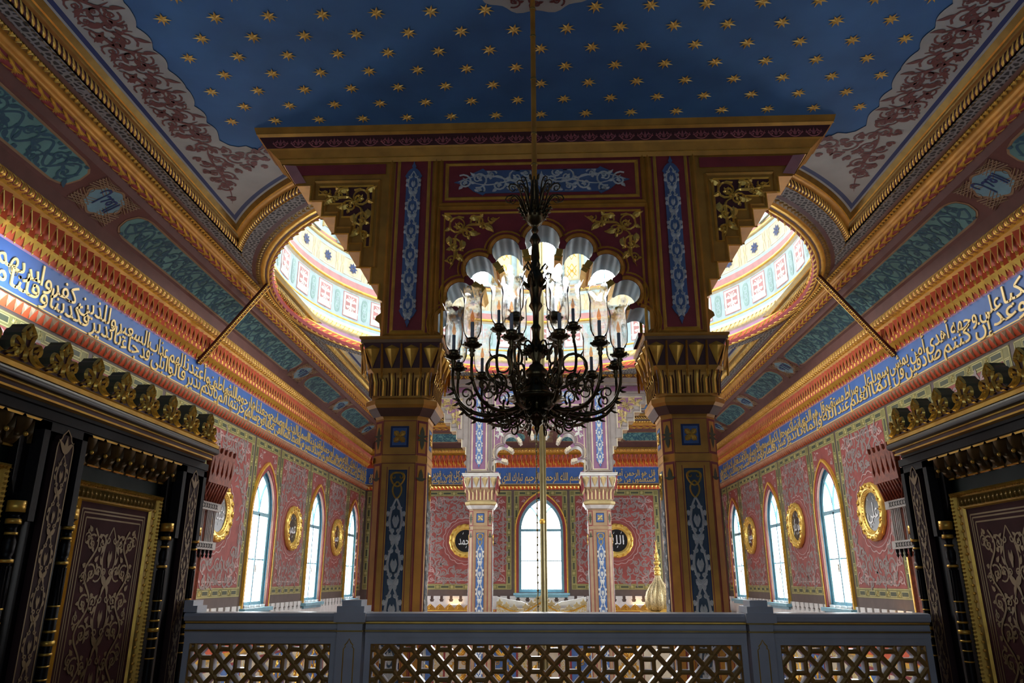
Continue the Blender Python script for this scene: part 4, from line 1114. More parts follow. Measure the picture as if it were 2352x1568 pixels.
STEP = [(1.80, 2.92), (1.80, 3.10), (1.90, 3.10), (1.90, 3.30), (2.03, 3.30), (2.03, 3.50), (2.18, 3.50), (2.18, 3.72), (2.34, 3.72), (2.34, 3.94), (2.51, 3.94), (2.51, 4.14), (2.66, 4.14), (2.66, 4.34)]
def arcade(label, yf, d, pal, xo, t=0.44):
    """yf: plane of the face seen by the camera side of depth; d=+1 solid lies behind yf"""
    root = empty('arcade', (0, yf + d * t / 2, 2.45), label, 'arch')
    red, gold, strip, white, line, lobe, gline = pal
    faces = ((lambda u, v, h=0.0: (u, yf - d * h, v)), (lambda u, v, h=0.0: (u, yf + d * t + d * h, v)))
    # core slabs
    mb = MB(); f = faces[0]
    for fi, f in enumerate(faces):
        mb.poly([[(-1.17, 2.45), (-1.17, 4.1), (1.17, 4.1), (1.17, 2.45)] + OPEN[::-1]], f, red, 0.0)
    n = len(OPEN)
    mb.add([faces[0](p[0], p[1]) for p in OPEN] + [faces[1](p[0], p[1]) for p in OPEN], [(i, i + 1, n + i + 1, n + i) for i in range(n - 1)], lobe, True)
    mb.build('cusped_arch', root)
    for s in (1, -1):
        # impost pier above the capital
        x0, x1 = sorted((s * 1.18, s * 1.76))
        mb = MB(); mb.box(x0, x1, min(yf, yf + d * t), max(yf, yf + d * t), 2.45, 4.75, gold)
        for f in faces:
            frame2(mb, x0 + 0.005, x1 - 0.005, 2.47, 4.73, 0.055, f, gold, 0.03)
            rect(mb, x0 + 0.075, x1 - 0.075, 2.53, 4.68, f, red, 0.006)
            frame2(mb, x0 + 0.09, x1 - 0.09, 2.52, 4.69, 0.05, f, gline, 0.022)
            rect(mb, x0 + 0.14, x1 - 0.14, 2.56, 4.65, f, 'maroon' if red != 'aubergine' else red, 0.008)
        # outer side face of pier
        fs = lambda u, v, h=0.0: (s * (1.76 + h), yf + d * (t / 2) + u, v)
        mb.build('pier', root)
        mb = MB(); cx = (x0 + x1) / 2
        for f in faces:
            L = 2.02
            mb.poly([[(cx + b, 3.605 + a) for a, b in cartouche(L - 0.16, 0.165, 0.09)]], lambda u, v, h: f(u, v, 0.01 + h), strip, 0.012, 0)
            S = candel(L - 0.24, 0.175, 0.30, 0.024, 2.71, 0)
            mb.strips(S, lambda u, v, h: f(cx + v, u, 0.02 + h), white, 0.016)
        mb.build('blue_ornament_strip', root)
        # stepped bracket
        mb = MB()
        out = [(s * 1.76, 2.90)] + [(s * x, z) for x, z in STEP] + [(s * 2.83, 4.34), (s * 3.0, 4.62), (s * 1.76, 4.62)]
        for f in faces: mb.poly([out], f, gold, 0.0)
        so = out[:-1]; k = len(so)
        mb.add([faces[0](*p) for p in so] + [faces[1](*p) for p in so], [(i, i + 1, k + i + 1, k + i) for i in range(k - 1)], 'gold_paint' if red == 'maroon' else 'beige')
        for f in faces:
            mb.poly([[(s * 1.80, 4.60), (s * 2.95, 4.60), (s * 2.84, 4.47), (s * 1.80, 4.47)]], f, red, 0.012)
            mb.poly([[(s * 2.72, 4.37), (s * 2.85, 4.36), (s * 3.0, 4.61), (s * 2.86, 4.6)]], f, 'rose' if red == 'maroon' else 'cream', 0.016)  # slanted cornice end drawn flat, the light on it put into a brighter colour
            inn = [(s * 1.93, 4.32)] + [(s * 1.93, 3.55)] + [(s * 1.99, 3.55), (s * 1.99, 3.74), (s * 2.12, 3.74), (s * 2.12, 3.93), (s * 2.27, 3.93), (s * 2.27, 4.1), (s * 2.42, 4.1), (s * 2.42, 4.22), (s * 2.56, 4.22), (s * 2.56, 4.32)]
            mb.poly([inn], f, 'maroon_dark' if red == 'maroon' else 'aubergine', 0.008)
            mb.strips([(outline_h(inn), 0.035)], lambda u, v, h: f(u, v, h + 0.004), gline, 0.022)
            o2 = [(s * 1.86, 4.39), (s * 1.86, 3.30), (s * 2.02, 3.32), (s * 2.02, 3.60), (s * 2.16, 3.60), (s * 2.16, 3.80), (s * 2.32, 3.80), (s * 2.32, 3.99), (s * 2.47, 3.99), (s * 2.47, 4.14), (s * 2.62, 4.14), (s * 2.62, 4.39)]
            mb.strips([(outline_h(o2), 0.045)], lambda u, v, h: f(u, v, h + 0.002), gold, 0.02)
            mb.strips([([(s * x, z) for x, z in STEP], 0.03)], lambda u, v, h: f(u, v, h + 0.002), gline, 0.015)
        # small turned nose at the foot
        for f in faces: mb.poly([[(s * 1.76, 2.56), (s * 1.78, 2.58), (s * 1.80, 2.68), (s * 1.85, 2.72), (s * 1.84, 2.76), (s * 1.79, 2.80), (s * 1.80, 2.92), (s * 1.76, 2.92)]], f, gold, -0.1)
        mb.build('stepped_bracket', root)
        mb = MB(); f = faces[0]
        mb.strips(scroll_fill(0.64, 0.78, 0.031), lambda u, v, h: f(s * (1.94 + u), 4.315 + v, 0.012 + h), 'gold_leaf' if red == 'maroon' else 'gold_pale', 0.022)
        mb.build('gilded_scroll', root)
    # upper panel with the long blue cartouche
    mb = MB(); mb.box(-1.18, 1.18, min(yf, yf + d * t), max(yf, yf + d * t), 4.1, 4.75, gold)
    mb.box(-3.02, 3.02, min(yf, yf + d * t), max(yf, yf + d * t), 4.62, 4.9, gold)
    for f in faces:
        frame2(mb, -1.18, 1.18, 4.04, 4.72, 0.05, f, gold, 0.03)
        rect(mb, -1.13, 1.13, 4.09, 4.67, f, red, 0.004)
        frame2(mb, -1.11, 1.11, 4.11, 4.60, 0.05, f, gline, 0.025); rect(mb, -1.06, 1.06, 4.155, 4.555, f, 'maroon' if red != 'aubergine' else red, 0.006)
    mb.build('upper_panel', root)
    mb = MB()
    for f in faces:
        mb.poly([cartouche(1.72, 0.29, 0.14, 0, 4.335)], lambda u, v, h: f(u, v, 0.008 + h), strip, 0.014, 0)
        S = []
        for s in (1, -1):
            for q in ((0.10, 0, 0.05, 0, 1), (0.28, 0.05, 0.075, 2, -1), (0.30, -0.07, 0.05, 4, 1), (0.48, -0.03, 0.085, 1, 1), (0.55, 0.08, 0.045, 3, -1), (0.70, 0.03, 0.085, 5, -1), (0.68, -0.09, 0.045, 2, 1), (0.86, 0.0, 0.075, 1, 1), (0.17, 0.09, 0.045, 2, 1), (0.17, -0.09, 0.045, 4, -1)):
                S += [([(s * x, y) for x, y in p], w) for p, w in curl(q[0] * 1.03, q[1] * 1.15, q[2] * 1.35, q[3], q[4], 0.024)]
            S += [([(s * x, y) for x, y in bez((0.0, 0.08), (0.3, -0.2), (0.45, 0.25), (0.95, 0.0), 16)], taper(16, 0.02, 0.6)), ([(s * x, y) for x, y in bez((0.0, -0.08), (0.3, 0.22), (0.5, -0.22), (0.9, 0.05), 16)], taper(16, 0.018, 0.6))]
        S += [leaf(0, -0.1, PI / 2, 0.22, 0.07, 0)]
        mb.strips(S, lambda u, v, h: f(u, 4.335 + max(-0.13, min(0.13, v)), 0.022 + h), white, 0.016)
    mb.build('blue_cartouche', root)
    # square frame and lobed frame, corner scrolls
    mb = MB()
    for f in faces:
        mb.strips([([(-1.17, 2.45), (-1.17, 4.02), (1.17, 4.02), (1.17, 2.45)], 0.07)], f, gold, 0.035)
        mb.strips([([(-1.10, 2.45), (-1.10, 3.95), (1.10, 3.95), (1.10, 2.45)], 0.035)], f, gline, 0.02)
        off = [(x * 1.055, 2.55 + (z - 2.55) * 1.055) for x, z in OPEN]
        ring2 = []
        for i, (x, z, r) in enumerate(LOBES):
            a = math.atan2(z - 2.55, x)
            s0, e0 = a + 1.95, a - 1.95
            pts = [(x + (r + 0.03) * cos(s0 + (e0 - s0) * k / 14), z + (r + 0.03) * sin(s0 + (e0 - s0) * k / 14)) for k in range(15)]
            mb.strips([(pts[2:-2], 0.05)], lambda u, v, h: f(u, v, h), gold, 0.035)
            s0, e0 = a + 1.15, a - 1.15
            pts = [(x + (r + 0.085) * cos(s0 + (e0 - s0) * k / 10), z + (r + 0.085) * sin(s0 + (e0 - s0) * k / 10)) for k in range(11)]
            mb.strips([(pts, 0.022)], lambda u, v, h: f(u, v, h), gline, 0.02)
    mb.build('arch_moulding', root)
    for p, dd in CUSPS:
        mb = MB()
        a = math.atan2(dd[1], dd[0]); c = (p[0] + dd[0] * 0.045, p[1] + dd[1] * 0.045)
        for w, l0, l1, hh in ((0.07, -0.03, 0.05, 0.02), (0.095, 0.05, 0.07, 0.03), (0.07, 0.07, 0.115, 0.015)):
            V = lambda x, y, z: (c[0] + cos(a) * x - sin(a) * z, y, c[1] + sin(a) * x + cos(a) * z)
            mb.box(l0, l1, min(yf, yf + d * t) - hh, max(yf, yf + d * t) + hh, -w / 2, w / 2, gline if red != 'aubergine' else 'cream', V)
        mb.build('cusp_pendant', root)
    f = faces[0]
    for s in (1, -1):
        mb = MB(); mb.strips(scroll_fill(0.62, 0.70, 0.027), lambda u, v, h: f(s * (1.08 - u), 3.93 + v, 0.004 + h), 'gold_leaf' if red == 'maroon' else 'white_paint', 0.018)
        mb.build('gilded_scroll', root)
    # cornice
    mb = MB()
    for fi, f in enumerate(faces):
        PR = [(3.03, 4.62, 0.02, gold), (3.06, 4.67, 0.04, gline), (3.08, 4.69, 0.03, gold), (3.17, 4.78, 0.06, gold), (3.20, 4.80, 0.07, 'maroon_dark' if red == 'maroon' else 'brown'), (3.30, 4.94, 0.09, gold), (3.33, 4.965, 0.12, gline), (3.335, 4.975, 0.11, gold), (3.36, 5.05, 0.13, gold)]
        for i in range(len(PR) - 1):
            a, b = PR[i], PR[i + 1]
            mb.add([f(-a[0], a[1], a[2]), f(a[0], a[1], a[2]), f(b[0], b[1], b[2]), f(-b[0], b[1], b[2])], [(0, 1, 2, 3)], a[3])
            if fi == 0:
                g = faces[1]
                for s in (1, -1):
                    mb.add([f(s * a[0], a[1], a[2]), g(s * a[0], a[1], a[2]), g(s * b[0], b[1], b[2]), f(s * b[0], b[1], b[2])], [(0, 1, 2, 3)], a[3])
        k = -3.15
        while k < 3.1:
            S = curl(k + 0.055, 0.045, 0.04, -0.5, 1, 0.012, True, 0.9) + curl(k + 0.155, 0.045, 0.04, PI + 0.5, -1, 0.012, True, 0.9) + [leaf(k + 0.105, 0.02, PI / 2, 0.085, 0.03, 0), (arc(k + 0.105, 0.09, 0.085, PI * 1.05, PI * 1.95, 10), 0.012)]
            mb.strips(S, lambda u, v, h: f(u, 4.805 + v * 1.0, 0.074 + v * 0.14 + h), 'pink' if red == 'maroon' else 'gold', 0.008)
            k += 0.212
    mb.build('cornice', root)
    root.location.x += xo
    return root
PAL_F = ('maroon', 'gold_paint', 'strip_blue', 'relief_white', 'gold', 'slate', 'gold')
PAL_B = ('mauve', 'pink', 'panel_blue', 'relief_white', 'white_paint', 'white_paint', 'cream')
arcade('near arcade with maroon and gold panels over the two front columns', 7.5, 1, PAL_F, 0.04)
arcade('far arcade in mauve and cream behind the chandelier, with stepped brackets', 18.0, 1, ('aubergine', 'dusk_cream', 'panel_blue', 'relief_white', 'white_paint', 'white_paint', 'cream'), -0.05)

def octa(cx, cy, hw, ch):
    return [(cx - hw + ch, cy - hw), (cx + hw - ch, cy - hw), (cx + hw, cy - hw + ch), (cx + hw, cy + hw - ch), (cx + hw - ch, cy + hw), (cx - hw + ch, cy + hw), (cx - hw, cy + hw - ch), (cx - hw, cy - hw + ch)]
def column(label, cx, yf, group, light=False):
    cy = yf + 0.3; root = empty('column', (cx, cy, ZFL), label, 'column', group)
    body, strip, white, gold = ('cream', 'panel_blue', 'relief_white', 'gold_pale') if light else ('gold_paint', 'panel_blue', 'relief_white', 'gold')
    body = 'gold_paint' if not light else 'beige'
    def loft(mb, rows, mat):
        for (h0, c0, z0), (h1, c1, z1) in zip(rows[:-1], rows[1:]):
            A, B = octa(cx, cy, h0, c0), octa(cx, cy, h1, c1)
            mb.add([(x, y, z0) for x, y in A] + [(x, y, z1) for x, y in B], [(i, (i + 1) % 8, 8 + (i + 1) % 8, 8 + i) for i in range(8)], mat)
    mb = MB()
    loft(mb, [(0.275, 0.10, ZFL), (0.275, 0.10, 1.60), (0.30, 0.10, 1.66)], body)
    # four broad faces and four chamfers
    S4 = [((lambda u, v, h=0.0, a=a: (cx + u * cos(a) - (0.275 + h) * -sin(a) * 1, cy + u * sin(a) - (0.275 + h) * cos(a), v)), a) for a in (0, PI / 2, PI, -PI / 2)]
    def chf(a):
        r = 0.275 * math.sqrt(2) - 0.10 / math.sqrt(2)
        ux, uy = cos(a), sin(a); nx, ny = sin(a), -cos(a)
        return lambda u, v, h=0.0: (cx + ux * u + nx * (r + h), cy + uy * u + ny * (r + h), v)
    def brf(a):
        ux, uy = cos(a), sin(a); nx, ny = sin(a), -cos(a)
        return lambda u, v, h=0.0: (cx + ux * u + nx * (0.275 + h), cy + uy * u + ny * (0.275 + h), v)
    for k in range(4):
        f = brf(k * PI / 2)
        for z0, z1 in ((1.22, 1.58), (ZFL + 0.4, 1.14)):
            rect(mb, -0.175, 0.175, z0, z1, f, 'maroon', 0.001); rect(mb, -0.168, 0.168, z0 + 0.007, z1 - 0.007, f, body, 0.002)
            rect(mb, -0.115, -0.108, z0 + 0.03, z1 - 0.04, f, 'maroon', 0.003) if z0 < 0 else None
            rect(mb, 0.108, 0.115, z0 + 0.03, z1 - 0.04, f, 'maroon', 0.003) if z0 < 0 else None
        rect(mb, -0.275 + 0.1, 0.195, 1.15, 1.21, f, body, 0.004)
        g = chf(k * PI / 2 + PI / 4)
        for z0, z1 in ((1.22, 1.58), (ZFL + 0.4, 1.14)):
            rect(mb, -0.065, 0.065, z0, z1, g, 'maroon', 0.001); rect(mb, -0.045, 0.045, z0 + 0.025, z1 - 0.025, g, body, 0.003)
            for q in (1, -1):
                zc = z1 - 0.18 if q > 0 else z0 + (0.18 if z0 > 0 else 4.6)
                mb.strips([leaf(0, zc, PI / 2 * q, 0.12, 0.05, 0)] + [leaf(0, zc + 0.0, PI / 2 * q + e, 0.07, 0.025, e) for e in (0.8, -0.8)], lambda u, v, h: g(u, v, 0.004 + h), 'olive_dark', 0.002, True)
    mb.build('shaft', root)
    mb = MB()
    for k in range(4):
        f = brf(k * PI / 2)
        rect(mb, -0.095, 0.095, 1.30, 1.52, f, 'navy', 0.004); rect(mb, -0.075, 0.075, 1.32, 1.50, f, 'panel_blue', 0.006)
        S = []
        for i in range(4):
            a = PI / 4 + i * PI / 2
            S += [leaf(0, 1.41, a, 0.085, 0.04, 0), (arc(0.045 * cos(a), 1.41 + 0.045 * sin(a), 0.028, 0, 2 * PI, 8), 0.01)]
        S += [(arc(0, 1.41, 0.022, 0, 2 * PI, 8), 0.012)]
        mb.strips(S, lambda u, v, h: f(u, v, 0.008 + h), gold, 0.008)
        zb = -3.0
        rect(mb, -0.095, 0.095, zb, 1.07, f, 'navy', 0.004); rect(mb, -0.085, 0.085, zb + 0.01, 1.06, f, strip if light else 'strip_dark', 0.006)
        S = candel(1.05 - 0.28 - zb, 0.185, 0.40, 0.03, zb + 0.02, 0)
        mb.strips(S, lambda u, v, h: f(v, u, 0.008 + h), white, 0.012)
        S = []
        for s in (1, -1):
            S += [(bez((0, 1.04), (s * 0.12, 1.05), (s * 0.06, 0.92), (0, 0.90)), 0.02), (bez((0, 0.95), (s * 0.07, 0.9), (s * 0.05, 0.82), (0, 0.78)), 0.018), (spiral(s * 0.035, 1.0, 0.03, PI / 2, 0.9, -s, 9), 0.012)]
        mb.strips(S, lambda u, v, h: f(u, v, 0.009 + h), 'gold_leaf', 0.014)
    mb.build('inlaid_ornament', root)
    # capital
    cap = MB()
    loft(cap, [(0.30, 0.10, 1.62), (0.34, 0.11, 1.68), (0.35, 0.11, 1.70)], 'brown' if not light else 'white_paint')
    loft(cap, [(0.35, 0.11, 1.70), (0.375, 0.12, 1.73), (0.375, 0.12, 1.78), (0.33, 0.11, 1.81)], body if not light else 'gold_pale')
    loft(cap, [(0.32, 0.10, 1.80), (0.325, 0.09, 1.95), (0.345, 0.07, 2.05), (0.37, 0.05, 2.11), (0.37, 0.05, 2.12)], body if not light else 'beige')
    loft(cap, [(0.345, 0.05, 2.11), (0.36, 0.04, 2.2), (0.40, 0.02, 2.34), (0.415, 0.005, 2.385)], 'maroon_dark' if not light else 'plaster')
    loft(cap, [(0.43, 0.002, 2.385), (0.43, 0.002, 2.42)], 'strap' if not light else 'white_paint'); loft(cap, [(0.43, 0.002, 2.42), (0.445, 0.002, 2.43), (0.445, 0.002, 2.452)], body if not light else 'white_paint')
    A = octa(cx, cy, 0.43, 0.002); cap.add([(x, y, 2.385) for x, y in A], [tuple(range(8))], 'strap'); A = octa(cx, cy, 0.445, 0.002); cap.add([(x, y, 2.452) for x, y in A], [tuple(range(8))], body)
    A = octa(cx, cy, 0.375, 0.12); cap.add([(x, y, 1.73) for x, y in A], [tuple(range(8))], body)
    for k in range(4):
        a = k * PI / 2; ux, uy, nx, ny = cos(a), sin(a), sin(a), -cos(a)
        f = lambda u, v, h=0.0: (cx + ux * u + nx * (0.325 + h), cy + uy * u + ny * (0.325 + h), v)
        for i in range(7):   # gilded flutes with round heads
            u = -0.27 + 0.09 * i; tall = i % 2 == 0
            sp = 1.0 + 0.25 * 0
            P = [(u, 1.83), (u, 1.98), (u * 1.04, 2.03 if tall else 2.0), (u * 1.06, 2.07 if tall else 2.02)]
            cap.strips([(P, [0.04, 0.04, 0.036, 0.01])], lambda x, z, h: f(x, z, 0.002 + h + max(0, z - 1.95) * 0.25), gold, 0.010)
            cap.strips([([(x - 0.032, z) for x, z in P], 0.012), ([(x + 0.032, z) for x, z in P], 0.012)], lambda x, z, h: f(x, z, 0.002 + h + max(0, z - 1.95) * 0.25), 'maroon_dark' if not light else 'pink', 0.012)
        for i in range(4):   # faceted gilded leaves
            u = -0.31 + 0.2067 * i; hw = 0.082
            V = [f(u - hw, 2.33, 0.07), f(u, 2.37, 0.08), f(u + hw, 2.33, 0.07), f(u, 2.31, 0.125), f(u, 2.12, 0.03)]
            cap.add(V, [(0, 1, 3), (1, 2, 3), (0, 3, 4), (3, 2, 4)], gold)
            for s in (1, -1):
                cap.strips([([(u + s * 0.103, 2.37), (u + s * 0.103, 2.2), (u + s * 0.103, 2.12), (u + s * 0.103, 2.05)], [0.02, 0.026, 0.03, 0.01])], lambda x, z, h: f(x, z, 0.03 + max(0, z - 2.1) * 0.22 + h), body if not light else 'maroon', 0.03)
            cap.strips([([(u, 2.14), (u, 2.05)], [0.03, 0.012])] if 0 else [([(u + 0.103, 2.08), (u + 0.103, 2.0)], [0.03, 0.02])], lambda x, z, h: f(x, z, 0.03 + h), gold, 0.02)
    cap.build('capital', root)
    return root
G = 'octagonal columns under the dome'
column('near left octagonal column, dark gold with a white scroll on blue', -1.46, 7.5, G)
column('near right octagonal column, dark gold, standing beside the onion dome', 1.52, 7.5, G)
column('far left octagonal column, bright beige and blue, seen below the chandelier', -1.47, 18.0, G, True)
column('far right octagonal column, bright beige and blue, left of the round panel reading Allah', 1.37, 18.0, G, True)

# ================================================================ round calligraphy panels
def roundel(side, y, z, r, txt, label, group, reflect=False):
    f0 = wallmap(side); c = f0(y, z, 0.02); root = empty('calligraphy_roundel', c, label, 'wall plaque', group)
    R = random.Random(int(y * 10))
    f = lambda rr, a, h=0.0: f0(y + rr * cos(a), z + rr * sin(a), 0.02 + h)
    mb = MB(); n = 48
    PR = [(r, 0.0), (r, 0.03), (r * 0.97, 0.07), (r * 0.9, 0.085), (r * 0.84, 0.06), (r * 0.8, 0.075), (r * 0.74, 0.06), (r * 0.70, 0.03), (r * 0.67, 0.035), (r * 0.65, 0.01)]
    V = []; F = []
    for j, (q, h) in enumerate(PR):
        for i in range(n):
            a = 2 * PI * i / n
            qq = q * (1 + (0.018 * sin(16 * a) if j < 4 else 0)); V.append(f(qq, a, h + (0.008 * sin(24 * a) if 1 < j < 6 else 0)))
    for j in range(len(PR) - 1):
        for i in range(n): F.append((j * n + i, j * n + (i + 1) % n, (j + 1) * n + (i + 1) % n, (j + 1) * n + i))
    mb.add(V, F, 'gold_leaf', True)
    for i in range(16):
        a = 2 * PI * i / 16
        S = [(spiral(y + r * 0.88 * cos(a), z + r * 0.88 * sin(a), r * 0.07, a, 1.1, 1 if i % 2 else -1, 9), r * 0.03)]
        for e in (-1, 0, 1): S.append(leaf(y + r * 0.86 * cos(a), z + r * 0.86 * sin(a), a + e * 0.9, r * 0.13, r * 0.05, e * 0.4, 5))
        mb.strips(S, lambda u, v, h: f0(u, v, 0.10 + h), 'gold_leaf', 0.018)
    for i in range(40):
        a = 2 * PI * i / 40; mb.ball(f(r * 0.71, a, 0.045), r * 0.022, 'gold_leaf', 5)
    mb.build('gilded_frame', root)
    mb = MB(); mb.poly([[(y + 0.66 * r * cos(2 * PI * i / 40), z + 0.66 * r * sin(2 * PI * i / 40)) for i in range(40)]], lambda u, v, h: f0(u, v, 0.032), 'black'); mb.build('black_disc', root)
    mb = MB(); k = r * 0.43
    put_text(mb, txt, lambda u, v, h: f0(u, v, 0.036 + h * 0.2), y - k, y + k, z - r * 0.22, r * 0.75, 'text_white', flip=(side == 'R'), bold=0.004)
    for a, b, s in ((-0.2, 0.38, 0.05), (0.25, 0.40, 0.06), (0.0, -0.42, 0.05), (-0.35, -0.2, 0.04), (0.38, -0.12, 0.04)):
        mb.strips([leaf(y + r * a, z + r * b, 0.7, r * 0.14, r * 0.03, 1.0)], lambda u, v, h: f0(u, v, 0.037 + h), 'text_white', 0.002)
    mb.build('white_calligraphy', root)
GR = 'gilt framed calligraphy roundels'
roundel('L', 13.3, 1.14, 0.5, 'عثمان', 'gilt framed roundel on the left wall, half hidden by the carved turret', GR)
roundel('L', 17.38, 1.14, 0.5, 'عمر', 'gilt framed roundel between the first and second left windows', GR)
roundel('L', 21.2, 1.14, 0.5, 'حسن', 'smallest gilt framed roundel on the left wall, beside the last window', GR)
roundel('R', 13.45, 1.14, 0.5, 'علي', 'gilt framed roundel on the right wall, half hidden by the carved turret', GR)
roundel('R', 17.5, 1.18, 0.5, 'ابو بكر', 'gilt framed roundel between the two nearer right windows', GR)
roundel('R', 21.4, 1.18, 0.5, 'حسين', 'smallest gilt framed roundel on the right wall, next to the near column', GR)
roundel('F', -2.46, 1.2, 0.53, 'محمد', 'gilt framed black roundel reading Muhammad on the far wall', GR)
roundel('F', 2.36, 1.2, 0.53, 'الله', 'gilt framed black roundel reading Allah on the far wall', GR)
# ================================================================ chandelier
def chandelier(cx, cy):
    root = empty('chandelier', (cx, cy, ZC), 'large dark bronze chandelier with two tiers of frosted glass tulip shades', 'chandelier')
    c = (cx, cy, 0)
    mb = MB(); mb.lathe([(0.022, 5.05), (0.022, 3.1)], c, 'gold_paint', 12)
    for z in (4.9, 4.6, 4.15, 3.6, 3.3): mb.lathe([(0.022, z), (0.027, z + 0.004), (0.027, z + 0.016), (0.022, z + 0.02)], c, 'gold_dark', 12)
    mb.build('rod', root)
    # crown of leaves and curled wires
    mb = MB()
    mb.lathe([(0.012, 2.66), (0.03, 2.70), (0.02, 2.73), (0.035, 2.75), (0.06, 2.77), (0.085, 2.82), (0.09, 2.84), (0.05, 2.83), (0.035, 3.0), (0.03, 3.14), (0.022, 3.16)], c, 'bronze', 20)
    def wire(a, R, r0, r1, nn=5):
        mb.tube([(cx + r * cos(a), cy + r * sin(a), z) for r, z in R], [r0 + (r1 - r0) * i / (len(R) - 1) for i in range(len(R))], 'bronze', nn)
    for i in range(12):
        a = 2 * PI * i / 12; q = 0.05 * (i % 2)
        wire(a, bez((0.06, 2.82), (0.11, 2.93), (0.13, 3.03 + q), (0.195, 3.03 + q), 8) + [(p, z) for p, z in spiral(0.205, 2.985 + q, 0.042, PI * 0.6, 1.2, -1, 10, 0.3)], 0.009, 0.003)
        wire(a + 0.26, bez((0.05, 2.84), (0.09, 2.95), (0.05, 3.08), (0.11, 3.15), 8) + [(p, z) for p, z in spiral(0.125, 3.12, 0.032, PI * 0.75, 1.1, -1, 8, 0.3)], 0.008, 0.003)
        for k in range(3):
            r_, z_ = 0.075 + 0.018 * k, 2.81 + 0.035 * k
            mb.tube([(cx + r_ * cos(a), cy + r_ * sin(a), z_), (cx + (r_ + 0.02) * cos(a), cy + (r_ + 0.02) * sin(a), z_ + 0.03), (cx + (r_ + 0.04) * cos(a + 0.1), cy + (r_ + 0.04) * sin(a + 0.1), z_ + 0.02)], [0.012, 0.013, 0.002], 'bronze', 5)
        mb.ball((cx + 0.035 * cos(a), cy + 0.035 * sin(a), 2.78), 0.014, 'bronze', 5)
    mb.build('crown', root)
    mb = MB()
    mb.lathe([(0.012, 2.68), (0.035, 2.64), (0.045, 2.61), (0.028, 2.58), (0.03, 2.54), (0.036, 2.46), (0.03, 2.43), (0.042, 2.40), (0.035, 2.35), (0.06, 2.31), (0.07, 2.27), (0.055, 2.20), (0.04, 2.12), (0.04, 2.08), (0.055, 2.05), (0.025, 2.0),
              (0.022, 1.90), (0.04, 1.87), (0.03, 1.84), (0.028, 1.78), (0.05, 1.70), (0.055, 1.64), (0.03, 1.60), (0.035, 1.56), (0.085, 1.52), (0.09, 1.47), (0.04, 1.44), (0.05, 1.42)], c, 'bronze', 20)
    # bell body, saucer, boss and finial
    mb.lathe([(0.03, 1.56), (0.055, 1.54), (0.065, 1.47), (0.08, 1.38), (0.115, 1.33), (0.12, 1.31), (0.05, 1.30), (0.21, 1.285), (0.215, 1.275), (0.13, 1.262), (0.06, 1.25), (0.075, 1.23), (0.055, 1.20), (0.085, 1.18), (0.11, 1.155), (0.07, 1.13), (0.04, 1.11), (0.045, 1.09), (0.02, 1.07), (0.022, 1.05), (0.012, 1.03), (0.0, 0.995)], (cx, cy, 0.02), 'bronze', 24)
    for i in range(6):  # scrolled lugs around the upper vase
        a = 2 * PI * i / 6 + 0.3
        R = [(0.05, 2.20), (0.10, 2.24), (0.14, 2.29), (0.165, 2.27), (0.16, 2.235), (0.14, 2.24)]
        mb.tube([(cx + r * cos(a), cy + r * sin(a), z) for r, z in R], [0.016, 0.014, 0.011, 0.01, 0.008, 0.006], 'bronze', 6)
        R = [(0.05, 2.36), (0.085, 2.40), (0.10, 2.37), (0.085, 2.35)]
        mb.tube([(cx + r * cos(a + 0.5), cy + r * sin(a + 0.5), z) for r, z in R], 0.009, 'bronze', 5)
    for i in range(12):  # leaves round the boss
        a = 2 * PI * i / 12
        for (r0, z0, r1, z1) in ((0.05, 1.21, 0.16, 1.16), (0.06, 1.72, 0.12, 1.66), (0.05, 1.46, 0.11, 1.40)):
            mb.tube([(cx + r0 * cos(a), cy + r0 * sin(a), z0), (cx + (r0 + r1) / 2 * cos(a), cy + (r0 + r1) / 2 * sin(a), (z0 + z1) / 2 - 0.025), (cx + r1 * cos(a), cy + r1 * sin(a), z1 + 0.012)], [0.012, 0.02, 0.003], 'bronze', 5)
    mb.build('stem', root)
    def cupbody(mb):
        mb.lathe([(0.012, -0.10), (0.02, -0.08), (0.014, -0.06), (0.03, -0.045), (0.018, -0.03), (0.062, -0.015), (0.075, 0.0), (0.06, 0.006), (0.035, 0.012), (0.042, 0.03), (0.045, 0.05), (0.03, 0.052)], (0, 0, 0), 'bronze', 12)
        for i in range(8):
            a = 2 * PI * i / 8; mb.ball((0.068 * cos(a), 0.068 * sin(a), 0.002), 0.011, 'bronze', 4)
    def glass(mb, s=1.0):
        n = 24; V = []; PRf = [(0.022, 0.0), (0.050, 0.014), (0.068, 0.06), (0.073, 0.14), (0.071, 0.22), (0.067, 0.29), (0.071, 0.345), (0.090, 0.39)]
        for j, (r, z) in enumerate(PRf):
            for i in range(n):
                a = 2 * PI * i / n; lobe = abs(cos(3 * a)); t = max(0, (j - 5) / 2)
                rr = r * (1 + 0.03 * cos(6 * a)) + t * 0.012 * lobe
                V.append((rr * cos(a), rr * sin(a), z + t * 0.055 * (lobe - 0.45)))
        F = [(j * n + i, j * n + (i + 1) % n, (j + 1) * n + (i + 1) % n, (j + 1) * n + i) for j in range(len(PRf) - 1) for i in range(n)]
        mb.add(V, F, 'shade_glass', True)
    cup = MB(); cupbody(cup); gl = MB(); glass(gl); cd = MB(); cd.lathe([(0.014, 0.0), (0.014, 0.13), (0.010, 0.132)], (0, 0, 0), 'candle', 10)
    bl = MB(); bl.lathe([(0.007, 0.0), (0.014, 0.015), (0.017, 0.035), (0.011, 0.065), (0.003, 0.10)], (0, 0, 0), 'bulb', 10)
    protos = None
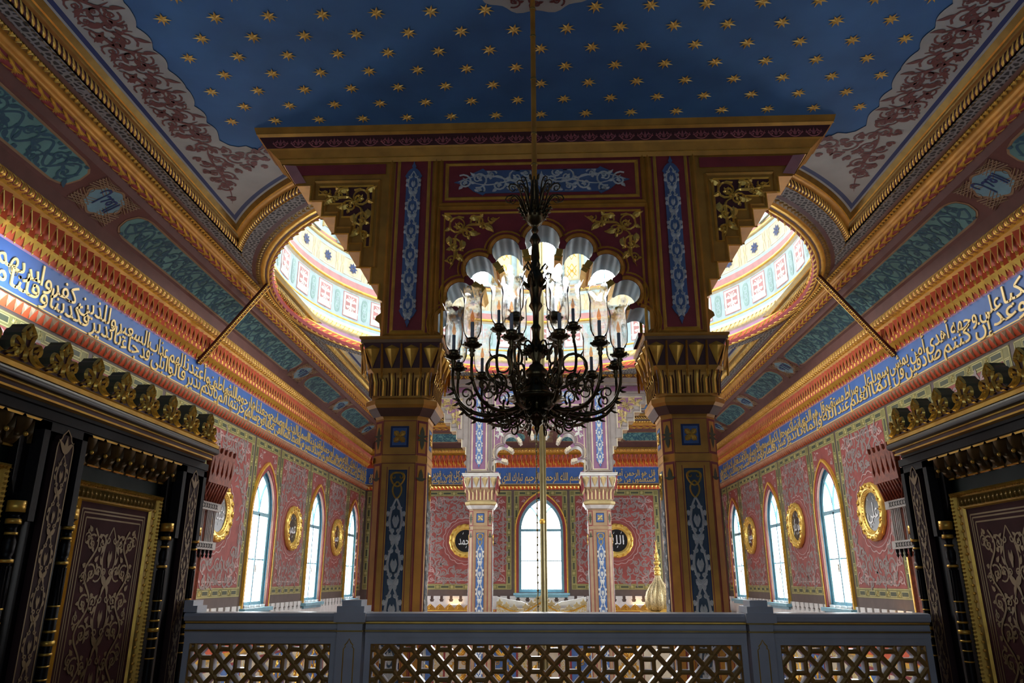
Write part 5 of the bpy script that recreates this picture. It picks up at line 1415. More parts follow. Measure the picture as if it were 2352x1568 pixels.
    def lamp(arm, x, y, z, sc):
        nonlocal protos
        P = []
        for i, (m, nm, dz) in enumerate(((cup, 'drip_pan', 0), (gl, 'glass_shade', 0.05), (cd, 'candle_tube', 0.055), (bl, 'bulb', 0.185))):
            if protos is None or len(protos) < 4:
                o = m.build(nm, arm); protos = (protos or []) + [o]
            else:
                o = protos[i].copy(); COL.objects.link(o); o.parent = arm
            o.location = Vector((x, y, z + dz * sc)) - root.location - arm.location; o.scale = (sc, sc, sc); P.append(o)
    def arm(a, r, z, kind, sc):
        mb = MB(); ca, sa = cos(a), sin(a)
        Q = lambda rr, zz, off=0.0: (cx + rr * ca - off * sa, cy + rr * sa + off * ca, zz)
        k = r / 0.68
        if kind == 'low':
            B = bez((0.05, 1.30), (0.34 * k, 1.06), (0.72 * k, 1.12), (r, z - 0.10), 18)
            mb.tube([Q(*p) for p in B], [0.020 - 0.009 * i / 17 for i in range(18)], 'bronze', 6)
            mb.tube([Q(r, z - 0.12), Q(r, z - 0.02)], 0.011, 'bronze', 6)
            # scroll below near the stem, scroll above, thorn leaves along the arm
            for (ccx, ccz, rr, a0, tn, d) in ((0.40 * k, 1.37, 0.075, -2.2, 1.3, -1), (0.57 * k, 1.31, 0.05, -2.0, 1.2, -1), (0.25, 1.10, 0.05, 1.6, 1.2, 1)):
                sp = spiral(ccx, ccz, rr, a0, tn, d, 16, 0.25); mb.tube([Q(*p) for p in sp], [0.010 - 0.006 * i / 15 for i in range(16)], 'bronze', 5)
            B2 = bez((0.06, 1.26), (0.22, 1.02), (0.38, 1.14), (0.33, 1.24), 10); mb.tube([Q(*p) for p in B2], 0.009, 'bronze', 5)
            for i in (3, 6, 9, 12, 14):
                p = B[i]
                for s in (1, -1):
                    mb.tube([Q(p[0], p[1]), Q(p[0] + 0.025, p[1] + 0.018 * s, 0.012 * s), Q(p[0] + 0.055, p[1] + 0.024 * s, 0.02 * s)], [0.010, 0.012, 0.002], 'bronze', 4)
        else:
            B = bez((0.04, 1.50), (0.12, 1.28), (r + 0.08, 1.36), (r, z - 0.09), 16)
            mb.tube([Q(*p) for p in B], [0.016 - 0.006 * i / 15 for i in range(16)], 'bronze', 6)
            mb.tube([Q(r, z - 0.12), Q(r, z - 0.02)], 0.010, 'bronze', 6)
            sp = spiral(0.27, 1.56, 0.14, -1.9, 1.25, 1, 20, 0.2); mb.tube([Q(*p) for p in sp], [0.014 - 0.007 * i / 19 for i in range(20)], 'bronze', 6)
            sp = spiral(0.30, 1.40, 0.085, 2.4, 1.5, -1, 18, 0.15); mb.tube([Q(*p) for p in sp], [0.012 - 0.006 * i / 17 for i in range(18)], 'bronze', 5)
            for t_ in range(7):
                a3 = t_ * 0.9; mb.tube([Q(0.30, 1.40), Q(0.30 + 0.03 * cos(a3), 1.40 + 0.03 * sin(a3), 0.01), Q(0.30 + 0.045 * cos(a3), 1.40 + 0.045 * sin(a3), 0.0)], [0.006, 0.012, 0.002], 'bronze', 4)
            sp = spiral(0.10, 1.68, 0.07, -0.5, 1.2, 1, 14, 0.2); mb.tube([Q(*p) for p in sp], 0.008, 'bronze', 5)
            for i in (4, 7, 10, 13):
                p = B[i]; mb.tube([Q(p[0], p[1]), Q(p[0] + 0.04, p[1] + 0.02), Q(p[0] + 0.06, p[1] + 0.06)], [0.010, 0.010, 0.002], 'bronze', 4)
        o = mb.build('arm', root); lamp(o, *Q(r, z), sc)
    for i in range(12): arm(-PI / 2 + (i + 0.5) * PI / 6, 0.64, 1.59, 'low', 0.92)
    for i in range(6): arm(-PI / 2 + (i + 0.0) * PI / 3 + 0.5, 0.29, 1.86, 'up', 0.86)
chandelier(-0.03, 5.45)

# the suspension of the great lamp under the dome, seen through the arch
root = empty('dome_lamp_suspension', (-0.02, YC, 11.7), 'tall brass rod and twisted rope hanging from the dome centre, behind the chandelier', 'hanging rod')
mb = MB(); mb.lathe([(0.035, 11.7), (0.035, -3.5)], (-0.0, YC, 0), 'rod_olive', 12); mb.lathe([(0.022, 11.7), (0.022, -3.5)], (0.055, YC + 0.06, 0), 'rod_olive', 8)
for z in (5.2, 3.1, 0.9, -1.2): mb.lathe([(0.035, z), (0.045, z + 0.02), (0.045, z + 0.06), (0.035, z + 0.08)], (0, YC, 0), 'gold', 10)
mb.build('brass_rod', root)
mb = MB(); mb.tube([(-0.085 + 0.003 * cos(i * 0.9), YC + 0.003 * sin(i * 0.9), 11.6 - i * 0.06) for i in range(250)], 0.010, 'rod_olive', 5)
for i in range(0, 250, 2): mb.ball((-0.085, YC, 11.6 - i * 0.06), 0.022, 'rod_olive', 5); mb.build('rope', root)

# ================================================================ balustrade
BY0, BY1 = 6.82, 7.02
bal = empty('balustrade', (0, 6.92, ZG), 'white marble gallery balustrade with gilded lines and pierced lattice panels', 'railing')
def rail(x0, x1):
    mb = MB()
    PR = [(0.0, -0.47, 'marble'), (0.0, -0.435, 'marble'), (0.015, -0.425, 'gold_dark'), (0.015, -0.412, 'marble'), (0.002, -0.40, 'marble'), (0.002, -0.365, 'gold_dark'), (0.018, -0.357, 'gold'), (0.018, -0.345, 'marble'), (0.045, -0.335, 'marble'), (0.055, -0.30, 'marble'), (0.045, -0.275, 'marble'), (0.0, -0.268, 'marble')]
    for a, b in zip(PR[:-1], PR[1:]):
        for y, s in ((BY0 + 0.03, -1), (BY1 - 0.03, 1)):
            mb.add([(x0, y + s * a[0], a[1]), (x1, y + s * a[0], a[1]), (x1, y + s * b[0], b[1]), (x0, y + s * b[0], b[1])], [(0, 1, 2, 3)], a[2])
    mb.add([(x0, BY0 + 0.03, -0.268), (x1, BY0 + 0.03, -0.268), (x1, BY1 - 0.03, -0.268), (x0, BY1 - 0.03, -0.268)], [(0, 1, 2, 3)], 'marble')
    mb.build('top_rail', bal)
    # stone frame round the lattice
    mb = MB(); y0, y1 = BY0 + 0.04, BY1 - 0.04; w = 0.05
    for a in ((x0, x1, -0.525, -0.47), (x0, x1, ZG, -1.2), (x0, x0 + w, -1.2, -0.525), (x1 - w, x1, -1.2, -0.525)): mb.box(a[0], a[1], y0, y1, a[2], a[3], 'marble')
    mb.build('stone_frame', bal)
    X0, X1, Z0, Z1 = x0 + w, x1 - w, -1.2, -0.525
    mb = MB(); n = max(2, round((X1 - X0) / 0.325)); p = (X1 - X0) / n / 2; q = 0.169; m = 4
    def bar(ax, az, bx, bz, wd):
        dx, dz = bx - ax, bz - az; l = math.hypot(dx, dz); dx /= l; dz /= l
        F = lambda a, b, c: (ax + dx * a - dz * c, b, az + dz * a + dx * c)
        V = [F(a, b, c) for a in (0, l) for b, c in ((y0 + 0.01, 0), (y0 + 0.022, wd / 2), (y1 - 0.022, wd / 2), (y1 - 0.01, 0), (y1 - 0.022, -wd / 2), (y0 + 0.022, -wd / 2))]
        mb.add(V, [(0, 1, 7, 6), (5, 0, 6, 11), (2, 3, 9, 8), (3, 4, 10, 9)], 'lattice_gilt'); mb.add(V, [(1, 2, 8, 7), (4, 5, 11, 10)], 'marble')
    for i in range(0, 2 * n + 1):
        for j in range(0, m + 1):
            x, z = X0 + i * p, Z1 - j * q
            if (i + j) % 2:      # crossing node: short diagonals
                for sx in (1, -1):
                    for sz in (1, -1):
                        ex, ez = x + sx * p / 2, z + sz * q / 2
                        if X0 - 0.01 <= ex <= X1 + 0.01 and Z0 - 0.01 <= ez <= Z1 + 0.01: bar(x, z, ex, ez, 0.042)
            else:                # square ring
                e = g = 0.050
                for (ax, az, bx, bz) in ((x - e, z - g, x + e, z - g), (x - e, z + g, x + e, z + g), (x - e, z - g, x - e, z + g), (x + e, z - g, x + e, z + g)):
                    ax, bx = max(X0, min(X1, ax)), max(X0, min(X1, bx)); az, bz = max(Z0, min(Z1, az)), max(Z0, min(Z1, bz))
                    if abs(ax - bx) + abs(az - bz) > 0.02: bar(ax, az, bx, bz, 0.036)
                for sx in (1, -1):
                    for sz in (1, -1):
                        ex, ez = x + sx * p / 2, z + sz * q / 2
                        if X0 - 0.01 <= ex <= X1 + 0.01 and Z0 - 0.01 <= ez <= Z1 + 0.01: bar(x + sx * e, z + sz * g, ex, ez, 0.04)
    for (ax, az, bx, bz) in ((X0, Z0, X1, Z0), (X0, Z1, X1, Z1), (X0, Z0, X0, Z1), (X1, Z0, X1, Z1)): bar(ax, az, bx, bz, 0.022)
    mb.build('lattice_panel', bal)
def newel(x0, x1):
    mb = MB()
    mb.box(x0 + 0.015, x1 - 0.015, BY0 - 0.02, BY1 + 0.02, ZG, -0.43, 'marble')
    mb.box(x0 + 0.005, x1 - 0.005, BY0 - 0.03, BY1 + 0.03, -0.425, -0.412, 'gold_dark')
    mb.box(x0 + 0.015, x1 - 0.015, BY0 - 0.025, BY1 + 0.025, -0.43, -0.36, 'marble')
    mb.box(x0 + 0.002, x1 - 0.002, BY0 - 0.035, BY1 + 0.035, -0.358, -0.345, 'gold_dark')
    mb.box(x0 - 0.012, x1 + 0.012, BY0 - 0.06, BY1 + 0.05, -0.345, -0.268, 'marble')
    mb.box(x0 + 0.005, x1 - 0.005, BY0 - 0.04, BY1 + 0.04, -0.27, -0.215, 'marble'); mb.box(x0 + 0.04, x1 - 0.04, BY0 - 0.01, BY1 + 0.01, -0.215, -0.165, 'marble')
    xc = (x0 + x1) / 2; f = lambda u, v, h=0.0: (u, BY0 - 0.021 - h, v)
    w = 0.045
    mb.strips([([(xc - w, -1.2), (xc - w, -0.56), (xc - w + 0.015, -0.545), (xc - w + 0.01, -0.53), (xc - 0.015, -0.51), (xc, -0.48), (xc + 0.015, -0.51), (xc + w - 0.01, -0.53), (xc + w - 0.015, -0.545), (xc + w, -0.56), (xc + w, -1.2)], 0.009)], f, 'gold', 0.004)
    mb.build('newel_post', bal)
rail(-3.15, -1.80); rail(-1.55, 1.73); rail(1.96, 3.27)
newel(-1.80, -1.55); newel(1.73, 1.96)
mb = MB(); mb.box(-3.17, -3.05, BY0, BY1, -0.268, -0.215, 'marble'); mb.box(-3.17, -3.09, BY0, BY1, -0.215, -0.17, 'marble'); mb.build('end_block', bal)
mb = MB(); mb.box(-3.2, 3.2, BY0 - 0.05, BY1 + 0.12, ZG - 0.25, ZG, 'marble'); struct(mb.build('baseboard_front'))

# ================================================================ carved wooden loges
def loge(sx, label):
    X = 3.2; D = sx
    root = empty('wooden_loge', (sx * 4.4, 3.0, ZG), label, 'wooden booth', 'carved black wood loges')
    f = lambda u, v, h=0.0: (sx * (X - h), u, v)
    YE = 6.98; YC2 = 6.84
    mb = MB()
    mb.box(min(sx * 3.4, sx * 5.77), max(sx * 3.4, sx * 5.77), YB + 0.2, YE - 0.02, ZG, 1.06, 'black_wood')
    mb.build('carcass', root)
    mb = MB()
    for a, b, h, m in ((0.99, 1.05, 0.02, 'dark_wood'), (1.05, 1.072, 0.05, 'dark_wood'), (1.072, 1.085, 0.11, 'gold'), (1.085, 1.11, 0.10, 'maroon_dark'), (1.11, 1.118, 0.125, 'gold'), (1.118, 1.175, 0.14, 'black_wood'), (1.175, 1.205, 0.16, 'gold')):
        mb.box(YB, YC2 if h > 0.03 else YE, a, b, -0.25, h, m, lambda u, v, w: (sx * (X - w), u, v))
        mb.box(3.3, 5.7, a, b, -0.3, 0.0 if h > 0.03 else -0.02, m, lambda u, v, w: (sx * u, YE + w, v))
    mb.tube([f(YB, 1.145, 0.145), f(YC2, 1.145, 0.145)], 0.028, 'black_wood', 8)
    mb.build('cornice', root)
    # cresting: interlaced gilded trefoils on a thick board
    crest = None
    for k in range(11):
        y = 3.72 - 0.36 * 2 + 0.362 * k
        if crest is None:
            mb = MB(); g = lambda u, v, h=0.0: (sx * (-h), u, v)
            O = [(-0.18, 0), (-0.18, 0.03), (-0.15, 0.05), (-0.125, 0.08), (-0.13, 0.12), (-0.11, 0.155), (-0.075, 0.165), (-0.055, 0.16), (-0.06, 0.19), (-0.045, 0.22), (-0.02, 0.235), (0, 0.262)]
            O = O + [(-x, z) for x, z in reversed(O[:-1])]
            mb.poly([O], g, 'maroon_dark', 0.0, -0.11, sidemat='olive_dark'); mb.poly([O], g, 'olive_dark', -0.11)
            S = []
            for s in (1, -1):
                S += [(bez((s * 0.15, 0.03), (s * 0.02, 0.02), (s * 0.02, 0.14), (s * 0.055, 0.19)), 0.017), (bez((s * 0.055, 0.19), (s * 0.05, 0.22), (s * 0.02, 0.235), (0, 0.26)), 0.015),
                      (bez((s * 0.02, 0.03), (-s * 0.05, 0.08), (s * 0.04, 0.13), (s * 0.10, 0.155)), 0.018), (bez((s * 0.10, 0.155), (s * 0.14, 0.14), (s * 0.13, 0.1), (s * 0.115, 0.085)), 0.015), (bez((s * 0.115, 0.085), (s * 0.09, 0.10), (s * 0.07, 0.06), (s * 0.17, 0.04)), 0.015),
                      leaf(0, 0.17, PI / 2 + s * 0.5, 0.055, 0.03, s), leaf(s * 0.07, 0.10, PI / 2 - s * 1.2, 0.05, 0.02, 1), leaf(s * 0.075, 0.09, -PI / 2 + s * 0.3, 0.05, 0.02, 1)]
            S += [leaf(0, 0.16, PI / 2, 0.075, 0.03, 0), ([(-0.18, 0.01), (0.18, 0.01)], 0.02)]
            mb.strips(S, lambda u, v, h: g(u, v, 0.002 + h), 'gold_leaf', 0.02)
            crest = mb.build('crest_finial', root); o = crest
        else: o = crest.copy(); COL.objects.link(o); o.parent = root
        o.location = Vector((sx * 3.06, y, 1.205)) - root.location
    # crest return along the end
    for k in range(2):
        o = crest.copy(); COL.objects.link(o); o.parent = root
        o.rotation_euler = (0, 0, PI / 2 * (1 if sx < 0 else -1)); o.location = Vector((sx * (3.45 + 0.36 * k), YE - 0.04, 1.205)) - root.location
    frz = MB(); frz.box(YB, YE, 0.985, 1.055, -0.25, 0.0, 'dark_wood', lambda u, v, w: (sx * (X - w), u, v)); frz.build('frieze_board', root)
    posts = [6.775 - 1.94 * k for k in range(4)]
    for pi, yc in enumerate(posts):
        mb = MB(); w = 0.235
        rect(mb, yc - w + 0.05, yc + w - 0.05, ZG, 0.985, f, 'black_wood', -0.05)
        for s in (1, -1):
            mb.box(yc + s * (w - 0.03) - 0.03, yc + s * (w - 0.03) + 0.03, 0.35, 0.985, -0.2, 0.0, 'dark_wood', lambda u, v, h_: f(u, v, h_))
            # curved bracket tongue
            mb.poly([[(yc + s * w, 0.985), (yc + s * (w + 0.11), 0.985), (yc + s * (w + 0.10), 0.60), (yc + s * (w + 0.06), 0.50), (yc + s * w, 0.47)]], lambda u, v, h: f(u, v, h - 0.1), 'black_wood', 0.02, -0.03)
        mb.box(yc - w, yc + w, 0.93, 0.985, -0.1, 0.0, 'dark_wood', lambda u, v, h_: f(u, v, h_))
        mb.build('post', root)
        # inlaid pilaster with pointed head
        mb = MB(); a = 0.085
        O = [(yc - a, ZG), (yc - a, 0.84), (yc - a * 0.9, 0.875), (yc - a * 0.6, 0.90), (yc - a * 0.5, 0.925), (yc, 0.965), (yc + a * 0.5, 0.925), (yc + a * 0.6, 0.90), (yc + a * 0.9, 0.875), (yc + a, 0.84), (yc + a, ZG)]
        mb.poly([O], f, 'inlay_field', 0.0, -0.05)
        mb.strips([(O, 0.011)], lambda u, v, h: f(u, v, 0.003 + h), 'inlay', 0, True)
        mb.strips(candel(2.1, 0.145, 0.28, 0.012, -1.3, 0) + [leaf(0.80, 0, e, 0.12, 0.035, e) for e in (-0.5, 0, 0.5)], lambda u, v, h: f(yc + v, u, 0.003 + h), 'inlay', 0, True)
        mb.build('inlaid_pilaster', root)
        for s in (1, -1):
            mb = MB(); c = f(yc + s * 0.275, 0, -0.06)
            z = 0.47
            PR = [(0.05, 0.47), (0.052, 0.40), (0.035, 0.39), (0.03, 0.375), (0.042, 0.36), (0.042, 0.33), (0.03, 0.32), (0.027, 0.29), (0.034, 0.28), (0.034, 0.265), (0.026, 0.26), (0.038, 0.22), (0.036, 0.16), (0.026, 0.13), (0.04, 0.12), (0.04, 0.10), (0.032, 0.09), (0.034, -0.14), (0.034, -0.17)]
            mb.lathe(PR, c, 'black_wood', 12)
            mb.lathe([(0.034, -0.17), (0.034, ZG)], c, 'black_wood', 12)
            for z0, z1, r in ((0.40, 0.47, 0.054), (0.33, 0.36, 0.045), (0.265, 0.28, 0.037), (0.10, 0.12, 0.043), (-0.17, -0.16, 0.038), (-0.25, -0.24, 0.038), (-0.33, -0.315, 0.042), (-0.41, -0.38, 0.045), (-0.47, -0.455, 0.042), (-0.54, -0.53, 0.038), (-0.62, -0.61, 0.038)):
                mb.lathe([(r - 0.012, z0), (r, z0), (r, z1), (r - 0.012, z1)], c, 'gold', 12)
            for i in range(10):
                aa = 2 * PI * i / 10; mb.tube([(c[0] + 0.034 * cos(aa), c[1] + 0.034 * sin(aa), 0.08), (c[0] + 0.034 * cos(aa), c[1] + 0.034 * sin(aa), -0.16)], 0.005, 'dark_wood', 4)
            mb.build('colonnette', root)
    for i in range(3):
        yc = posts[i] - 0.97; w2 = 0.63
        mb = MB(); rect(mb, yc - 0.74, yc + 0.74, ZG, 0.985, f, 'green_black', -0.15); mb.build('recess_panel', root)
        # honeycomb bracket row under the frieze
        mb = MB(); n = 8
        for k in range(n):
            u = yc - 0.70 + 1.4 * (k + 0.5) / n; s = 0.085
            fw2 = lambda uu, v, h=0.0: f(uu, v, -0.15 + h)
            mb.strips([([(u, 0.985), (u, 0.97)], [0.16, 0.13])], lambda a_, b_, h: fw2(a_, b_, 0.15 * 1), 'gold', 0.0, True)
            PB = [(0.145, 0.98, 0.078), (0.14, 0.945, 0.060), (0.125, 0.91, 0.040), (0.105, 0.885, 0.022), (0.095, 0.87, 0.020), (0.085, 0.862, 0.062), (0.07, 0.835, 0.050), (0.045, 0.812, 0.034), (0.02, 0.80, 0.024)]
            def gp(a_, b_, PB=PB, u=u):
                t = a_ * (len(PB) - 1); i_ = min(int(t), len(PB) - 2); t -= i_; q0, q1 = PB[i_], PB[i_ + 1]
                hh_, zz_, ww_ = [q0[k_] + (q1[k_] - q0[k_]) * t for k_ in range(3)]
                return fw2(u + (b_ - 0.5) * 2 * ww_, zz_, hh_ - 0.055 * abs(b_ - 0.5) * 2)
            mb.grid(gp, 8, 4, 'bracket_wood')
            mb.add([fw2(u - 0.085, 0.80, 0.0), fw2(u + 0.085, 0.80, 0.0), fw2(u + 0.085, 0.98, 0.02), fw2(u - 0.085, 0.98, 0.02)], [(0, 1, 2, 3)], 'bracket_wood')
            mb.ball(fw2(u, 0.875, 0.115), 0.016, 'gold', 6)
            mb.strips([([(u - 0.07, 0.805), (u + 0.07, 0.805)], 0.014)], lambda a_, b_, h: fw2(a_, b_, 0.03 + h), 'gold', 0.006)
            mb.strips([([(u + 0.088, 0.98), (u + 0.088, 0.90), (u + 0.088, 0.83)], [0.03, 0.045, 0.006])], lambda a_, b_, h: fw2(a_, b_, 0.06 + h), 'bracket_wood', 0.04)
        mb.build('honeycomb_bracket', root)
        # framed tapestry-like door panel
        g = lambda u, v, h=0.0: f(u, v, -0.14 + h)
        z1 = 0.69; d = empty('door', f(yc, ZG, -0.14)); d.parent = root; d.location = Vector(f(yc, ZG, -0.14)) - root.location
        def put(mb, nm):
            o = mb.build(nm); o.parent = d; o.location = -(Vector(f(yc, ZG, -0.14))); return o
        mb = MB()
        frame2(mb, yc - w2, yc + w2, ZG, z1, 0.035, g, 'gold', 0.05); frame2(mb, yc - w2 + 0.03, yc + w2 - 0.03, ZG, z1 - 0.03, 0.10, g, 'gold_dark', 0.02); frame2(mb, yc - w2 + 0.12, yc + w2 - 0.12, ZG, z1 - 0.12, 0.022, g, 'gold', 0.025)
        for s in (1, -1):
            z = -1.3
            while z < z1 - 0.01: mb.strips([([(yc + s * (w2 - 0.030), z), (yc + s * (w2 - 0.006), z + 0.024)], 0.014)], lambda a_, b_, h: g(a_, b_, 0.032 + h), 'gold_leaf', 0.02); z += 0.03
            z = -1.3
            while z < z1 - 0.08: mb.ball(g(yc + s * (w2 - 0.08), z, 0.02), 0.012, 'gold', 5); z += 0.06
        u = yc - w2
        while u < yc + w2: mb.strips([([(u, z1 - 0.03), (u + 0.024, z1 - 0.006)], 0.014)], lambda a_, b_, h: g(a_, b_, 0.032 + h), 'gold_leaf', 0.02); u += 0.03
        u = yc - w2 + 0.06
        while u < yc + w2 - 0.05: mb.strips([([(u, z1 - 0.045), (u, z1 - 0.115)], [0.04, 0.006])], lambda a_, b_, h: g(a_, b_, 0.01 + h), 'gold_dark', 0.02); u += 0.055
        put(mb, 'gilded_frame')
        mb = MB(); rect(mb, yc - w2 + 0.13, yc + w2 - 0.13, ZG, z1 - 0.13, g, 'door_panel', 0.004)
        for k, e in enumerate((0.19, 0.215, 0.25)):
            for s in (1, -1): rect(mb, yc + s * (w2 - e) - 0.006, yc + s * (w2 - e) + 0.006, ZG, z1 - e, g, 'inlay', 0.006)
            rect(mb, yc - w2 + e, yc + w2 - e, z1 - e - 0.006, z1 - e + 0.006, g, 'inlay', 0.006)
        S = candel(1.72, 0.26, 0.43, 0.018, -1.33, 0)
        for s in (1, -1):
            S += [([(x, y * s) for x, y in pts], ww) for pts, ww in vine(1.70, 0.20, 0.43, 0.016, -1.33, 0.235)]
            S += [([(p[0], p[1] * s) for p in pts], ww) for k in range(8) for pts, ww in curl(0.27 - 0.215 * k, 0.13, 0.07, 1.5 + k, 1 if k % 2 else -1, 0.014)]
            S += [([(p[0], p[1] * s) for p in pts], ww) for k in range(6) for pts, ww in curl(0.3 - 0.28 * k, 0.31, 0.05, 2.5 + k, 1 if k % 2 else -1, 0.012)]
        mb.strips([([(p[0], p[1]) for p in pts], ww) for pts, ww in S], lambda u, v, h: g(yc + max(-0.35, min(0.35, v)), min(0.40, u), 0.006 + h), 'inlay', 0, True)
        put(mb, 'inlaid_field')
    if sx > 0: root.location.x += 0.11
    return root
loge(-1, 'black and gold wooden loge along the left side, with a gilded trefoil cresting')
loge(1, 'black and gold wooden loge along the right side, with a gilded trefoil cresting')

# ================================================================ carved turret shelves beyond the loges
def turret(sx, label):
    root = empty('carved_turret', (sx * 3.5, 7.4, ZG), label, 'carved wood pillar', 'carved wooden turrets at the loge corners')
    T = lambda x, y, z: (sx * x, y, z)
    y0, y1 = 7.36, 7.74
    mb = MB(); mb.box(3.26, 3.75, y0 + 0.06, y1, ZG, 0.26, 'mahogany', T)
    fr = lambda u, v, h=0.0: (sx * u, y0 + 0.06 - h, v); fs = lambda u, v, h=0.0: (sx * (3.26 - h), u, v)
    for F, a, b in ((fr, 3.26, 3.75), (fs, y0 + 0.06, y1)):
        frame2(mb, a, b, ZG, 0.26, 0.05, F, 'mahogany', 0.02); rect(mb, a + 0.1, b - 0.1, -0.15, 0.14, F, 'dark_wood', 0.004)
        frame2(mb, a + 0.09, b - 0.09, -0.17, 0.16, 0.03, F, 'pale_wood', 0.015); rect(mb, a + 0.14, b - 0.14, -0.11, 0.10, F, 'mahogany', 0.012)
    mb.build('pillar', root)
    mb = MB()
    for k in range(7):
        u = 3.18 + 0.09 * k; mb.lathe([(0.004, 0.20), (0.016, 0.225), (0.01, 0.24), (0.018, 0.262), (0.018, 0.29)], (sx * u, y0 - 0.01, 0), 'dark_wood', 6)
    for k in range(5): mb.lathe([(0.004, 0.20), (0.016, 0.225), (0.01, 0.24), (0.018, 0.262), (0.018, 0.29)], (sx * 3.17, y0 + 0.05 + 0.09 * k, 0), 'dark_wood', 6)
    mb.build('drop_row', root)
    def band(za, zb, x0, ya, nm):
        mb = MB(); mb.box(x0, 3.8, ya, y1 + 0.04, za, zb, 'pale_wood', T)
        f = lambda u, v, h=0.0: (sx * u, ya - h, v); g = lambda u, v, h=0.0: (sx * (x0 - h), u, v); zc = (za + zb) / 2; k = 0
        for F, a, b in ((f, x0 + 0.03, 3.75), (g, ya + 0.03, y1)):
            u = a
            while u < b - 0.03:
                w = (zb - za) * 0.30
                mb.strips([([(u, zc - w), (u + 0.03, zc + w)], 0.010), ([(u + 0.03, zc - w), (u, zc + w)], 0.010), ([(u - 0.008, zc - w), (u - 0.008, zc + w)], 0.008)], F, 'dark_wood', 0.003)
                u += 0.055
        mb.build(nm, root)
    band(0.285, 0.345, 3.13, y0 - 0.05, 'lower_band')
    mb = MB(); mb.box(3.19, 3.72, y0 + 0.02, y1 - 0.02, 0.345, 0.51, 'mahogany', T); mb.build('inner_box', root)
    for x in (3.15, 3.19, 3.23, 3.27, 3.37, 3.41, 3.45, 3.49, 3.62, 3.66, 3.70): mb = MB(); mb.lathe([(0.012, 0.345), (0.009, 0.36), (0.009, 0.50), (0.014, 0.515)], (sx * x, y0 - 0.02, 0), 'pale_wood', 6); mb.build('baluster', root)
    for y in (7.36, 7.395, 7.43, 7.465, 7.55, 7.585, 7.62, 7.655, 7.70, 7.735): mb = MB(); mb.lathe([(0.012, 0.345), (0.009, 0.36), (0.009, 0.50), (0.014, 0.515)], (sx * 3.155, y, 0), 'pale_wood', 6); mb.build('baluster', root)
    band(0.51, 0.575, 3.12, y0 - 0.06, 'upper_band')
    mb = MB(); z0, z1 = 0.575, 0.74
    for k in range(8):
        u = 3.12 + 0.085 * k
        mb.add([T(u - 0.03, y0 - 0.06, z0 + 0.04), T(u + 0.03, y0 - 0.06, z0 + 0.04), T(u + 0.045, y0 - 0.11, z1), T(u - 0.045, y0 - 0.11, z1), T(u, y0 - 0.10, z0 + 0.07)], [(0, 4, 3), (4, 1, 2), (3, 4, 2), (0, 1, 4)], 'mahogany')
        mb.tube([T(u - 0.04, y0 - 0.06, z0), T(u - 0.04, y0 - 0.12, z1)], 0.009, 'mahogany', 5)
        mb.tube([T(3.12, y0 - 0.04 + 0.06 * k, z0), T(3.06, y0 - 0.04 + 0.06 * k, z1)], 0.014, 'mahogany', 5)
    mb.add([T(3.14, y0 - 0.03, z0), T(3.8, y0 - 0.03, z0), T(3.8, y0 - 0.09, z1), T(3.06, y0 - 0.09, z1), T(3.14, y1, z0), T(3.06, y1, z1)], [(0, 1, 2, 3), (0, 3, 5, 4)], 'mahogany')
    mb.build('corbel_row', root)
    # flared crown of pierced pointed leaves
    mb = MB()
    def crown(F, a, b, n):
        p = (b - a) / n
        O = [(a, 0.74)]
        for k in range(n):
            c = a + p * (k + 0.5)
            O += [(c - p * 0.5, 0.74)] if 0 else []
        top = []
        for k in range(n + 1):
            c = a + p * k
            top += [(c - p * 0.34, 1.12), (c - p * 0.2, 1.14), (c - p * 0.12, 1.20), (c + p * 0.12, 1.20), (c + p * 0.2, 1.14), (c + p * 0.34, 1.12)]
        top = [q for q in top if a - 0.001 <= q[0] <= b + 0.001]
        O = [(a, 0.74)] + [(b, 0.74), (b, 1.04)] + [q for q in reversed(top)] + [(a, 1.04)]
        O2 = []
        for q in O:
            if not O2 or math.hypot(q[0] - O2[-1][0], q[1] - O2[-1][1]) > 1e-4: O2.append(q)
        holes = [[(a + p * (k + 0.5) - p * 0.26, 0.86), (a + p * (k + 0.5), 0.80), (a + p * (k + 0.5) + p * 0.26, 0.86), (a + p * (k + 0.5) + p * 0.12, 0.96), (a + p * (k + 0.5), 1.06), (a + p * (k + 0.5) - p * 0.12, 0.96)] for k in range(n)]
        holes = [[(q[0], 0.82 + (q[1] - 0.80) * 0.98) for q in hh] for hh in holes]
        mb.poly([O2] + holes, F, 'mahogany', 0.0, -0.03)
    crown(lambda u, v, h=0.0: T(u - (v - 0.74) * 0.04, y0 - 0.10 - (v - 0.74) * 0.08 - h, v), 3.05, 3.80, 6)
    crown(lambda u, v, h=0.0: T(3.05 - (v - 0.74) * 0.06 - h, u, v), y0 - 0.11, y1 + 0.05, 5)
    mb.build('pierced_crown', root)
    Zs = [(ZG, ZG), (0.20, 0.21), (0.285, 0.29), (0.345, 0.365), (0.51, 0.67), (0.575, 0.75), (0.74, 0.92), (1.20, 1.28)]
    for o in root.children:
        for v in o.data.vertices:
            for (z0, t0), (z1, t1) in zip(Zs[:-1], Zs[1:]):
                if z0 - 1e-6 <= v.co.z <= z1 + 1e-6: v.co.z = t0 + (t1 - t0) * (v.co.z - z0) / (z1 - z0); break
    root.location.x += sx * 0.21 + (0.11 if sx > 0 else 0); root.location.y -= 0.06
turret(-1, 'carved wooden turret with pierced crown beyond the left loge corner')
turret(1, 'carved wooden turret with pierced crown beyond the right loge corner')

